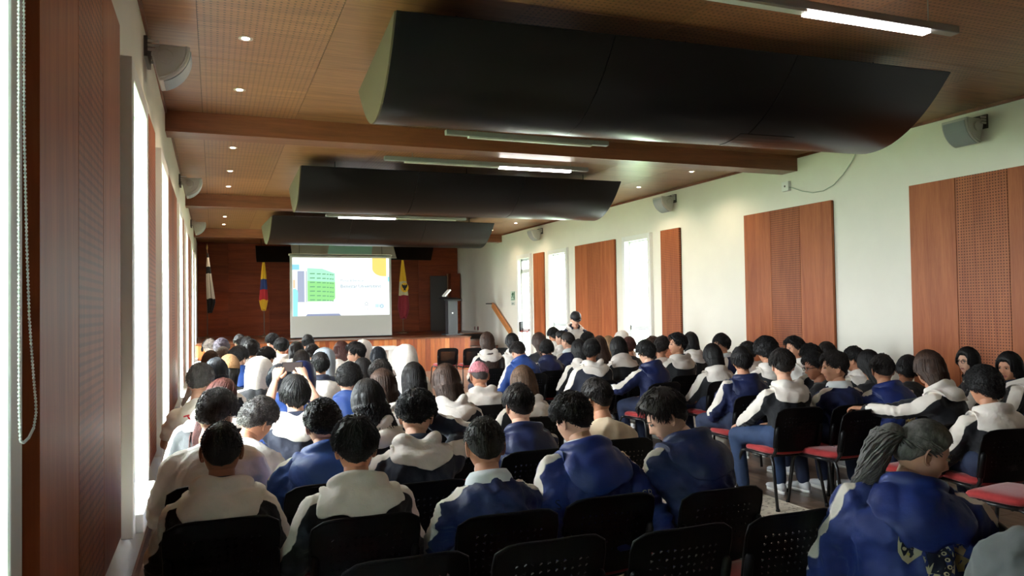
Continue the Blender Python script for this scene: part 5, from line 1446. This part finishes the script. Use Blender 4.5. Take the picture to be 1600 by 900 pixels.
PP['P5'] = person('student in navy jacket bending the head in profile to the left, near the rug', 2.086, 3.255, 1.239, lean=16, head=(68, 30, 0), hair='s5', hcol='soft', skin='light', top='Bn', arms=('phone', 'phone'), neckfwd=0.02, hi=2, chair_label='black perforated chair carrying the student in profile beside the rug')
PP['P6'] = person('woman with grey ponytail in blue jacket with gold leopard emblem, right foreground', 2.594, 2.218, 1.200, rz=-0.66, lean=12, side=3, head=(-80, 20, 0), hair='greypony', hcol='grey', skin='light', top='B', arms=('lap', 'lap'), build=1.2, neckfwd=0.02, hoodv=0, hi=2)
PP['P7'] = person('person in grey knitted sweater cut off at the lower right corner', 2.104, 1.225, 1.354, rz=-0.95, lean=10, head=(0, 10, 0), hair='s0', hcol='soft', top='K', build=1.35, hi=2)
PP['P8'] = person('student with short sunlit curls in a white jacket, second row by the left windows', 0.010, 4.309, 1.248, lean=10, side=-3, head=(-28, 22, 0), hair='c2', hcol='darkgrey', skin='light', top='W', arms=('lap', 'lap'), build=1.05, hi=2, chair_label='black perforated chair carrying the curly student in the white jacket')
PP['P9'] = person('student with greyish curls leaning the face down to the right, second row left', 0.240, 4.831, 1.087, lean=22, side=10, head=(-52, 30, 8), hair='c0', hcol='darkgrey', skin='tan', top='W', hood='none', arms=('phone', 'phone'))
PP['P10'] = person('student with tight black curls in royal blue jacket with white sleeve stripe', 0.533, 4.128, 1.183, lean=16, head=(0, 22, 0), hair='c2', skin='tan', top='Br', arms=('lap', 'lap'), build=1.12, hi=2, chair_label='black perforated chair carrying the curly student in royal blue, second row')
PP['P12'] = person('student with thick black hair holding a hand to the face, cream-shouldered hoodie', 0.993, 3.946, 1.226, lean=12, side=2, head=(-20, 24, 0), hair='s4', skin='light', top='An', arms=('lap', 'face'), hoodv=3, hi=2, chair_label='black perforated chair carrying the student who holds a hand to the face')
PP['P15'] = person('student with neat brown hair and prominent ears in plain navy windbreaker, centre', 1.759, 4.405, 1.170, lean=10, head=(0, 12, 0), hair='s0', hcol='soft', skin='light', top='Bn', collar='polo', arms=('lap', 'phone'), chair_label='black perforated chair carrying the neat-haired student in the navy windbreaker')
PP['P16'] = person('student in plain cream shirt sitting beyond the draped blue jacket', 2.369, 4.521, 1.158, lean=12, head=(18, 14, 0), hair='s0', hcol='soft', skin='tan', top='C', sleeves='short', arms=('lap', 'lap'), chair_label='black perforated chair carrying the student in the cream shirt')
PP['P11'] = person('student with glossy straight black hair raising both arms to take a phone picture', 0.517, 5.423, 1.213, lean=4, head=(0, 6, 0), hair='straight', skin='light', top='An', hood='A', arms=('raise', 'raise'), sleeves='short', collar='navy', hoodv=3)
PP['P13'] = person('student with shoulder-length dark wavy hair over a cream hood, centre-left', 0.874, 4.659, 1.228, lean=12, head=(14, 14, 0), hair='lw', skin='light', top='A')
PP['P46'] = person('student with very long chestnut hair sweeping down to the left, by the windows', 0.030, 5.479, 1.215, lean=16, side=2, head=(10, 22, 28), hair='l1', hcol='auburn', skin='light', top='A')
PP['P45'] = person('student in white short-sleeved shirt with a red mark, bare arm at the left wall', -0.099, 6.367, 1.254, lean=12, side=-4, head=(-14, 16, 0), hair='c2', hcol='darkgrey', skin='light', top='W', hood='none', sleeves='short', arms=('knee', 'lap'))
PP['P14'] = person('student with smooth long dark-brown hair just behind the wavy-haired one', 1.099, 5.307, 1.235, lean=10, head=(0, 10, 0), hair='l0', hcol='brown', top='A')
PP['P17'] = person('student with straight brown hair falling on a white hood, middle of the hall', 1.573, 5.352, 1.249, lean=10, head=(6, 16, 0), hair='l2', hcol='brown', top='An', hscale=1.0, hoodv=3, chair_label='black perforated chair carrying the student with straight brown hair and white hood')
PP['P18'] = person('student with short pink hair above a dark nape, white hood on navy jacket', 2.207, 6.475, 1.181, lean=10, head=(0, 20, 0), hair='crop', hcol='pink', skin='tan', top='An', extras=('nape',), hoodv=1, chair_label='black perforated chair carrying the pink-haired student')
PP['P19'] = person('student with long light-brown hair half hidden behind the neat-haired one', 2.284, 5.617, 1.188, lean=10, head=(0, 10, 0), hair='l2', hcol='light', top='A', hoodv=1, chair_label='black perforated chair carrying the student with long light-brown hair')
PP['P20'] = person('student with glossy black bob and white collar in navy jacket', 1.508, 6.066, 1.217, lean=8, head=(-6, 8, 0), hair='l2', skin='light', top='Bn', hood='none', collar='polo', hscale=1.0)
PP['P32'] = person('student with bluish-lit short hair in royal blue jacket, left of the phone taker', 0.485, 6.375, 1.224, lean=12, side=-4, head=(-16, 12, 0), hair='s2', hcol='blueblack', skin='light', top='Br')
PP['P27'] = person('student with dark curls and a lit ear in blue jacket with white shoulders', 1.026, 6.303, 1.212, lean=14, head=(-22, 18, 0), hair='c0', skin='light', top='Br')
PP['P29'] = person('student with tousled dark-brown hair in the middle rows, behind the long brown hair', 1.381, 6.776, 1.201, head=(0, 8, 0), hair='s1', hcol='soft', top='Bn')
PP['P28'] = person('student with straight dark hair between the curly blue-jacketed and tousled ones', 1.357, 7.496, 1.148, hair='l0', top='A')
PP['P31'] = person('student with a white hood pulled up, black jacket with white shoulder stripe', 0.394, 7.517, 1.215, lean=12, side=6, head=(-14, 10, 6), hair='s0', top='A', hood='up')
PP['P42'] = person('student with sleek blue-black hair near the left windows', 0.018, 7.083, 1.254, lean=12, hair='bob', hcol='blueblack', top='A')
PP['P43'] = person('student in tan knitted beanie over long black hair, left rows', 0.141, 8.143, 1.203, lean=8, head=(-20, 8, 0), hair='l1', top='D', extras=('beanie',), hi=False)
PP['P25'] = person('student with round black hair in cream top with dark neckband', 1.010, 7.985, 1.224, lean=8, head=(-4, 6, 0), hair='s2', skin='tan', top='W', hood='none', collar='navy', head_size=1.0, hi=False)
PP['P53'] = person('student hidden under a raised navy hood just beyond the lifted phone', 0.723, 7.002, 1.186, lean=20, head=(0, 20, 0), hair='s0', top='Bn', hood='upn')
PP['P30'] = person('student with sleek blue-black bob right of the bespectacled one', 1.916, 9.513, 1.109, head=(10, 10, 0), hair='bob', hcol='blueblack', top='An', hi=False)
PP['P26'] = person('student under a raised grey hood behind the round black head', 1.142, 8.696, 1.220, hair='s0', top='An', hood='upg', hi=False)
PP['P33'] = person('student with thick black hair turning the face right, behind the white hood', 0.597, 9.813, 1.205, head=(-40, 10, 0), hair='s4', skin='tan', top='D', hi=False)
PP['P35'] = person('student with black hair in bright blue jacket, left rows', 0.246, 8.859, 1.272, lean=16, head=(-30, 14, 0), hair='s1', skin='light', top='Br', hi=False)
PP['P41'] = person('student with brown hair and white hood by the left wall', -0.037, 9.448, 1.205, hair='l2', hcol='brown', top='W', hood='A', hi=False)
PP['P21'] = person('student with a cream hood pulled up, nearest the stage steps side of the left block', 1.896, 8.013, 1.259, lean=12, side=-2, head=(10, 10, -4), hair='s0', top='W', hood='up', hscale=1.0, head_size=1.08, hi=False)
PP['P22'] = person('student with glasses in profile to the left, cream hood', 1.556, 9.036, 1.266, lean=8, head=(72, 6, 0), hair='s5', skin='light', top='A', extras=('glasses',), hi=False)
PP['P23'] = person('student with straight reddish-dark hair beside the bespectacled one', 1.529, 9.926, 1.250, head=(30, 8, 0), hair='l0', hcol='auburn', top='W', hood='A', hi=False)
PP['P24'] = person('student under a raised white hood right behind the bespectacled one', 1.889, 10.413, 1.231, head=(-10, 5, 0), hair='s0', top='W', hood='up', hi=False)
PP['P52'] = person('student with long dark hair in front of the small middle heads', 0.969, 9.370, 1.181, hair='l1', hcol='soft', top='Bn', hi=False)
PP['P49'] = person('student with long dark hair and white hood, centre of the far left rows', 0.994, 10.222, 1.248, hair='l0', top='W', hood='A', hi=False)
PP['P34'] = person('student with dark ruffled curls in the far left rows', 0.462, 10.627, 1.267, head=(10, 6, 0), hair='c0', hcol='soft', top='An', hi=False)
PP['P38'] = person('student with mauve-grey curls in the far left rows', 0.095, 11.084, 1.279, head=(-10, 10, 0), hair='c0', hcol='mauve', top='An', hi=False)
PP['P39'] = person('student with straight ash-blonde hair under the mauve curls', 0.101, 10.143, 1.215, hair='l0', hcol='ash', top='W', hi=False)
PP['P40'] = person('student wearing black headphones over light hair, far left rows', -0.054, 11.795, 1.260, hair='s0', hcol='ash', top='W', extras=('headphones',), hi=False)
PP['P36'] = person('student with short dark hair seen left of a round black head, far left', 0.394, 13.135, 1.275, head=(20, 5, 0), hair='s0', hcol='soft', skin='light', top='An', hi=False)
PP['P37'] = person('student with round smooth black hair in the far left rows', 0.461, 12.051, 1.274, hair='bob', top='An', hi=False)
PP['P47'] = person('student with black hair showing the left cheek, far rows under the national flag', 0.855, 12.462, 1.291, head=(40, 5, 0), hair='s4', skin='light', top='W', hood='A', hi=False)
PP['P48'] = person('student with short black hair and white hood, just right of the pale cheek', 0.903, 11.386, 1.254, hair='s4', top='An', hi=False)
PP['P50'] = person('student with round black hair silhouetted on the screen edge', 1.420, 12.733, 1.258, hair='s2', top='An', hi=False)
PP['P51'] = person('student with short dark hair below the round head at the screen edge', 1.266, 10.825, 1.182, hair='s1', hcol='soft', top='A', hi=False)
PP['R1'] = person('student with very long brown hair between white shoulders, alone by the empty front chairs', 3.543, 10.019, 1.310, head=(0, 4, 0), hair='lx', hcol='brown', top='A', lean=6, hi=False, chair_label='black chair holding the student with very long brown hair between white shoulders alone by the')
PP['R2'] = person('student with dark shoulder hair in white, before the glazed door', 4.314, 11.036, 1.245, head=(20, 5, 0), hair='l2', top='W', hood='A', lean=6, hi=False)
PP['R3'] = person('student in bright blue jacket with a small gold emblem, head bowed, below the glazed door', 3.681, 9.217, 1.202, lean=24, head=(0, 30, 0), hair='s1', hcol='soft', skin='light', top='Br', hi=False, chair_label='black chair holding the student in bright blue jacket with a small gold emblem head bowed')
PP['R4'] = person('student with long brown hair in front of the narrow far panel', 4.469, 10.342, 1.269, head=(15, 5, 0), hair='lx', hcol='brown', top='D', lean=6, hi=False, chair_label='black chair holding the student with long brown hair in front of the narrow far panel')
PP['R5'] = person('student with black hair in navy jacket, white stripe, under the narrow far panel', 4.162, 9.376, 1.215, lean=14, head=(-30, 16, 0), hair='s2', skin='light', top='Bn', hi=False, chair_label='black chair holding the student with black hair in navy jacket white stripe under the narrow')
PP['R6'] = person('student with short black hair below the far right window', 5.219, 11.464, 1.305, hair='s1', top='An', lean=6, hi=False)
PP['R7'] = person('student with tied dark hair and pale cheek below the far right window', 4.987, 10.670, 1.296, head=(40, 5, 0), hair='bun', skin='light', top='W', hood='A', lean=6, hi=False)
PP['R8'] = person('student with low ponytail in navy jacket, right block', 4.605, 9.642, 1.301, lean=8, head=(30, 4, 0), hair='pony', hcol='soft', skin='light', top='Bn', hood='none', collar='polo', hi=False, chair_label='black chair holding the student with low ponytail in navy jacket right block')
PP['R9'] = person('standing student in black cap and white hoodie bending over the others', 5.747, 11.717, 1.560, standing=True, rz=2.9, lean=14, head=(0, 18, 0), hair='s3', skin='light', top='Wn', arms=((-0.13, 0.36, 0.98), (0.13, 0.38, 0.96)), extras=('cap',), hi=False)
PP['R10'] = person('student bent forward in blue jacket with white stripe, beside the standing one', 5.705, 11.145, 1.288, lean=42, rz=0.9, head=(0, 50, 0), hair='s1', top='Br', hi=False)
PP['R11'] = person('student with long black hair beside the cream-hooded broad back, right block', 4.308, 8.688, 1.234, hair='l1', top='A', lean=6, hi=False)
PP['R12'] = person('student with dark hair turning right, broad cream hood and navy back, right block', 4.033, 7.820, 1.278, lean=4, head=(-45, 6, 0), hair='s2', skin='brown', top='An', build=1.08, hoodv=3, hi=False, chair_label='black chair holding the student with dark hair turning right broad cream hood and navy back')
PP['R13'] = person('student with long brown locks next to the blonde one, right block', 5.291, 9.991, 1.209, hair='l1', hcol='brown', top='D', lean=6, hi=False)
PP['R14'] = person('student with blonde hair in lilac top, far right block', 5.679, 10.431, 1.145, hair='l2', hcol='blonde', top='L', lean=6, hi=False)
PP['R15'] = person('student in white raised hood below the tall right window', 6.466, 11.421, 1.210, hair='s0', top='P', hood='up', lean=6, hi=False)
PP['R16'] = person('student with loose long black hair over cream hood, right block', 4.502, 8.030, 1.281, lean=16, head=(-10, 12, 0), hair='l2', top='A', hi=False, chair_label='black chair holding the student with loose long black hair over cream hood right block')
PP['R17'] = person('student with reddish-brown hair beside the loose black hair', 5.542, 9.570, 1.205, head=(-30, 6, 0), hair='s2', hcol='auburn', top='D', lean=6, hi=False)
PP['R18'] = person('student in dark navy jacket stretching a white-striped arm to the left', 4.440, 7.306, 1.269, rz=0.15, lean=8, head=(10, 14, 0), hair='s2', skin='light', top='Bn', arms=('out', 'lap'), hi=False, chair_label='black chair holding the student in dark navy jacket stretching a white-striped arm to the left')
PP['R19'] = person('student with brown hair peeking between two heads by the right window', 5.654, 9.133, 1.215, hair='s1', hcol='brown', top='D', lean=6, hi=False)
PP['R20'] = person('student in pinkish pale hoodie facing right, right block', 5.396, 8.485, 1.250, head=(-60, 8, 0), hair='s2', hcol='soft', skin='tan', top='P', hood='none', lean=6, hi=False)
PP['R21'] = person('student in profile to the left with cream hood and long white sleeve stripe', 5.193, 7.825, 1.306, rz=0.0, lean=2, head=(70, -2, 0), hair='s5', skin='tan', top='A', hi=False, chair_label='black chair holding the student in profile to the left with cream hood and long white')
PP['R22'] = person('student with long black hair below the narrow drilled panel', 5.889, 8.558, 1.285, head=(-20, 8, 0), hair='l1', top='A', lean=6, hi=False)
PP['R23'] = person('student with short black hair facing left against the blank wall', 5.942, 7.973, 1.282, rz=0.9, head=(30, 4, 0), hair='s2', skin='tan', top='Bn', hood='none', collar='polo', lean=6, hi=False)
PP['R24'] = person('student with smooth black hair and beige hood in front of the blank wall', 5.161, 7.089, 1.212, head=(0, 8, 0), hair='bob', top='A', lean=0, hi=False, chair_label='black chair holding the student with smooth black hair and beige hood in front of the')
PP['R25'] = person('student with thick black hair in navy jacket and trousers, white stripe down the arm', 4.607, 5.876, 1.252, rz=-0.05, lean=-1, head=(-18, 8, 0), hair='s2', skin='tan', top='Bn', legs='b', arms=('lap', 'lap'), build=1.05, chair_label='black chair holding the student with thick black hair in navy jacket and trousers white stripe')
PP['R26'] = person('student with black hair just behind the thick-haired navy jacket', 6.058, 7.604, 1.187, hair='s1', top='An', lean=6, hi=False)
PP['R27'] = person('student with bushy black hair and white hood below the three-board panel', 5.346, 6.423, 1.285, rz=-0.1, hair='c1', top='A', lean=0, hi=False, chair_label='black chair holding the student with bushy black hair and white hood below the three-board panel')
PP['R28'] = person('student in blue trousers and cream hood sitting wide on a red seat', 4.379, 5.068, 1.273, rz=-0.05, lean=0, head=(-22, 12, 0), hair='s1', hcol='soft', skin='light', top='A', legs='b', trousers='j', arms=('knee', 'lap'), hoodv=1, chair_label='black chair holding the student in blue trousers and cream hood sitting wide on a red')
PP['R29'] = person('student in profile to the left with a hand at the mouth, white hood', 6.134, 6.895, 1.268, rz=0.4, head=(60, 4, 0), hair='s5', skin='tan', top='W', hood='A', arms=('chin', 'lap'), lean=6, hi=False)
PP['R30'] = person('student with shaggy black hair below the three-board panel', 5.940, 6.429, 1.206, hair='s4', top='A', lean=6, hi=False)
PP['R31'] = person('student with thin glasses looking left, dark jacket, half hidden', 5.302, 5.692, 1.158, rz=0.4, head=(50, 14, 0), hair='s1', skin='brown', top='D', extras=('glasses',), lean=6)
PP['R32'] = person('smiling student in profile to the left, navy jacket with white collar', 4.850, 4.986, 1.244, rz=-0.05, lean=0, head=(62, 6, 0), hair='s1', hcol='soft', skin='tan', top='Bn', hood='none', collar='polo', chair_label='black chair holding the smiling student in profile to the left navy jacket with white collar')
PP['R33'] = person('student with straight dark hair at the right edge of the three-board panel', 6.792, 7.089, 1.183, hair='bob', hcol='soft', top='D', lean=6, hi=False)
PP['R34'] = person('student with short black hair and plain white hood against the blank wall', 6.216, 6.108, 1.143, head=(25, 6, 0), hair='s0', skin='tan', top='A', lean=6, hi=False)
PP['R35'] = person('student with long straight black hair next to the blue hooded back', 5.935, 5.648, 1.156, hair='l1', top='D', lean=6)
PP['R36'] = person('student bent in plain blue jacket with gold emblem low on the back, right block', 5.324, 4.930, 1.203, rz=-0.1, lean=10, head=(-25, 14, 0), hair='s0', hcol='soft', skin='tan', top='B', build=1.12)
PP['R37'] = person('student with black hair tucking the face down to the right, right block', 5.794, 5.091, 1.171, lean=18, side=6, head=(-50, 20, 10), hair='s2', skin='brown', top='D')
PP['R38'] = person('student with long brown hair stretching a white sleeve to the left', 5.094, 4.277, 1.274, rz=0.5, lean=12, head=(-20, 6, 0), hair='l0', hcol='brown', top='A', arms=('ahead', 'lap'), chair_label='black chair holding the student with long brown hair stretching a white sleeve to the left')
PP['R39'] = person('student with black-rimmed glasses and long black hair looking left, right edge', 6.948, 5.391, 1.177, rz=0.8, head=(40, 2, 0), hair='l1', skin='light', top='A', extras=('glasses',), lean=6)
PP['R40'] = person('student with big black curls and wide white hood, right edge', 4.845, 3.646, 1.204, rz=-0.2, lean=0, head=(5, 10, 0), hair='c1', skin='tan', top='A', hscale=0.9, build=1.05, chair_label='black chair holding the student with big black curls and wide white hood right edge')
PP['R41'] = person('student with long black hair in profile to the left at the right picture edge', 6.679, 4.776, 1.155, rz=0.6, head=(55, 10, 0), hair='l1', skin='tan', top='A', lean=6)
finish_people()
# ------------------------------------------------------------------ empty chairs
for x, y, rz, lab in (
    (.608, 2.843, .0, 'empty black perforated chair at the bottom edge, leftmost of the nearest four'),
    (1.134, 2.819, .0, 'empty black perforated chair at the bottom edge, second of the nearest four'),
    (1.65, 2.748, .0, 'empty black perforated chair at the bottom edge, third of the nearest four, over red seat'),
    (2.165, 2.742, .0, 'empty black perforated chair beside the rug, rightmost of the nearest four'),
    (4.646, 4.80, .1, 'empty chair with bare red seat in the aisle left of the grey ponytail'),
    (4.62, 7.956, .05, 'empty chair with red seat showing, behind the cream shirt'),
    (5.188, 7.892, .0, 'empty black chair next to the empty red-seated one, mid right'),
    (4.69, 4.04, .1, 'empty perforated chair right of the grey ponytail, seen through its holes'),
    (4.564, 3.26, .1, 'empty chair with red seat at the right picture edge'),
    (4.52, 15.5, .0, 'leftmost empty black chair in front of the stage'),
    (4.98, 15.2, .0, 'second empty black chair in front of the stage'),
    (5.42, 14.9, .0, 'third empty black chair in front of the stage, beside the very long brown hair'),
    (4.44, 9.74, .0, 'empty perforated chair in the aisle, beyond the pink hair'),
    (4.69, 8.80, .0, 'empty perforated chair in the aisle, left of the broad cream hood'),
):
    chair(x, y, rz, lab)

_r = PP['P6']; chair(_r['root'][0], _r['root'][1], _r['rz'] + PI / 2, 'black chair used sideways by the woman with the grey ponytail')
# ------------------------------------------------------------------ embroidery and lettering on the jackets
M_EMB = [mat('thread_cream', srgb(206, 196, 158), .7), mat('thread_navy', srgb(20, 26, 48), .8), mat('thread_tan', srgb(150, 132, 96), .7), mat('thread_yellow', srgb(206, 192, 110), .7)]
def jacket_tree(P):
    me = P['jacket'].data; v = co(me)
    hoods = []
    return BVHTree.FromPolygons([tuple(q) for q in v], [tuple(p.vertices) for p in me.polygons])
def on_back(P, tree, a, c, off, frm, dirv):
    o = frm @ np.array([a, -.6, c, 1.0]); d = frm[:3, :3] @ np.array(dirv, float)
    h = tree.ray_cast(Vector(o[:3]), Vector(d).normalized(), 1.2)
    if h[0] is None: return None
    return np.array(h[0]) - d / np.linalg.norm(d) * off
def project(P, polys, mats, name, cx, cz, frm, parent, yaw=0.0):
    tree = jacket_tree(P); b = MB()
    F = frm @ rot('Z', yaw)
    for poly, mi, lay in polys:
        pts = [on_back(P, tree, cx + q[0], cz + q[1], .0012 + .0011 * lay, F, (0, 1, 0)) for q in poly]
        if any(p is None for p in pts): continue
        c = np.mean(pts, 0); n = len(pts)
        ctr = on_back(P, tree, cx + np.mean([q[0] for q in poly]), cz + np.mean([q[1] for q in poly]), .0012 + .0011 * lay, F, (0, 1, 0))
        if ctr is None: ctr = c
        b.add(pts + [ctr], [(i, (i + 1) % n, n) for i in range(n)], mi)
    o = b.build(name, mats, parent, smooth=True); o['kind'] = 'stuff'; return o
def dens(poly, k=3):
    out = []
    for i, p in enumerate(poly):
        q = poly[(i + 1) % len(poly)]
        for j in range(k): t = j / k; out.append((p[0] * (1 - t) + q[0] * t, p[1] * (1 - t) + q[1] * t))
    return out
def leopard(scale):
    S = lambda pts: [((x - 700) / 900 * scale, (620 - y) / 900 * scale) for x, y in pts]
    head = [(340, 500), (400, 540), (460, 480), (520, 500), (560, 560), (565, 640), (560, 700), (500, 760), (440, 810), (380, 770), (340, 700), (330, 600)]
    body = [(560, 500), (640, 485), (700, 490), (780, 560), (860, 640), (900, 760), (860, 900), (740, 960), (620, 900), (590, 760), (565, 690)]
    fl = [[(740, 470), (820, 420), (840, 540), (790, 560)], [(860, 395), (905, 440), (1015, 365), (960, 455), (900, 560), (840, 520)], [(850, 540), (930, 530), (1005, 600), (985, 665), (920, 640), (870, 620)], [(880, 640), (960, 660), (1065, 700), (1010, 760), (1000, 820), (920, 830), (900, 740)], [(820, 430), (870, 400), (880, 520), (830, 540)]]
    P_ = [(dens(S(q)), 2, 0) for q in fl] + [(dens(S(head)), 0, 1), (dens(S(body)), 0, 0)]
    hin = [(375, 570), (440, 560), (520, 590), (530, 660), (470, 740), (400, 750), (365, 660)]
    P_.append((dens(S(hin)), 1, 2))
    bin_ = [(590, 530), (690, 515), (770, 590), (850, 670), (870, 760), (830, 880), (650, 870), (615, 740), (590, 660)]
    P_.append((dens(S(bin_)), 1, 1))
    def blob(x, y, r, mi, lay, rr=1.0): P_.append((S([(x + r * math.cos(t), y + r * rr * math.sin(t)) for t in np.linspace(0, 2 * PI, 9)[:-1]]), mi, lay))
    blob(505, 570, 42, 3, 3); blob(400, 655, 22, 0, 3); blob(470, 640, 16, 0, 3); blob(430, 600, 14, 0, 3); blob(440, 710, 20, 3, 3); blob(390, 590, 12, 0, 3)
    r = random.Random(3)
    for x, y in ((640, 560), (700, 560), (620, 620), (670, 640), (730, 620), (650, 700), (710, 690), (770, 660), (680, 760), (740, 740), (810, 720), (700, 830), (760, 800), (830, 790), (650, 830), (790, 860)):
        q = r.uniform(22, 30); blob(x, y, q, 0, 2, .8); blob(x + r.uniform(-4, 4), y, q * .5, 1, 3, .8)
    return P_
for k, sc, cx, cz, yaw in (('P6', .31, .04, -.03, .0), ('R36', .17, .06, -.12, 0), ('R3', .17, -.02, -.0, 0)):
    if k in PP: project(PP[k], leopard(sc), M_EMB, 'leopard_emblem', cx, cz, PP[k]['mid'], PP[k]['jacket'], yaw)['label'] = 'gold and cream leopard emblem'
def letters(P, body, size, cx, cz, m, name, frm, dirv=(0, 1, 0), tilt=0.0):
    me = flat_text(name, body, size, None, None, None); v = co(me); v[:, :2] -= v[:, :2].mean(0); tree = jacket_tree(P)
    c, s = math.cos(tilt), math.sin(tilt); out = []
    for x, y, z in v:
        h = on_back(P, tree, cx + x * c - y * s, cz + x * s + y * c, .0035, frm, dirv)
        if h is None: bpy.data.meshes.remove(me); return
        out.append(h)
    me.vertices.foreach_set('co', np.array(out).ravel()); me.materials.clear(); obj(name, me, m, P['jacket'])
if 'P4' in PP:
    P = PP['P4']
    for sd, body in ((-1, 'S'), (1, 'SB')):
        sh, el, wr, nm = P['arm'][sd]; q = sh * .45 + el * .55; inv = np.linalg.inv(P['mid']); l = inv @ np.append(q, 1)
        letters(P, body, .06, l[0], l[2], M_EMB[1] if sd < 0 else M_EMB[0], 'sleeve_lettering', P['mid'])
    letters(P, 'NI', .035, .11, -.42, M_POLO, 'hem_lettering', P['mid'])
if 'P45' in PP:
    _P = PP['P45']; _red = [([(-.05, .03), (-.01, .035), (-.008, .025), (-.05, .018)], 0, 1), ([(-.03, .03), (-.018, .03), (.01, -.03), (-.002, -.034)], 0, 1), ([(.0, .02), (.035, .012), (.035, .0), (.0, .008)], 0, 1)]
    project(_P, _red, [mat('red_print', srgb(186, 30, 46), .7)], 'red_print', -.06, .06, _P['mid'], _P['jacket'])
# ------------------------------------------------------------------ phones held by the students
def world_of(P, p): return np.array(Matrix.Translation(P['root']) @ Matrix.Rotation(P['rz'], 4, 'Z')) @ np.append(np.asarray(p, float), 1)
def phone(P, p, rx, rz, label):
    w = world_of(P, p)[:3]; t = thing('mobile_phone', label, 'phone', tuple(w), 0); t.rotation_euler = (rx, PI / 2 if 'high' in label else 0, rz)
    bevel(MB().box(-.036, .036, -.004, .004, -.074, .074).build('phone_body', M_PHONE, t), .003); MB().box(-.033, .033, -.0052, -.004, -.068, .068).build('screen', M_SCREEN, t)
if 'P11' in PP:
    P = PP['P11']; a, c = P['arm'][-1][2], P['arm'][1][2]; q = (a + c) / 2 + np.array([.02, .06, .075]); phone(P, q, .1, 0, 'phone held up high to photograph the stage')
if 'P12' in PP:
    P = PP['P12']; q = P['arm'][1][2] + np.array([.03, .05, .05]); phone(P, q, .2, -.8, 'phone held beside the right cheek of the student with thick black hair')
if 'P3' in PP:
    P = PP['P3']; a, c = P['arm'][-1][2], P['arm'][1][2]; q = (a + c) / 2 + np.array([.09, .10, .05]); phone(P, q, -.7, -.3, 'phone held low by the clipped-haired student')
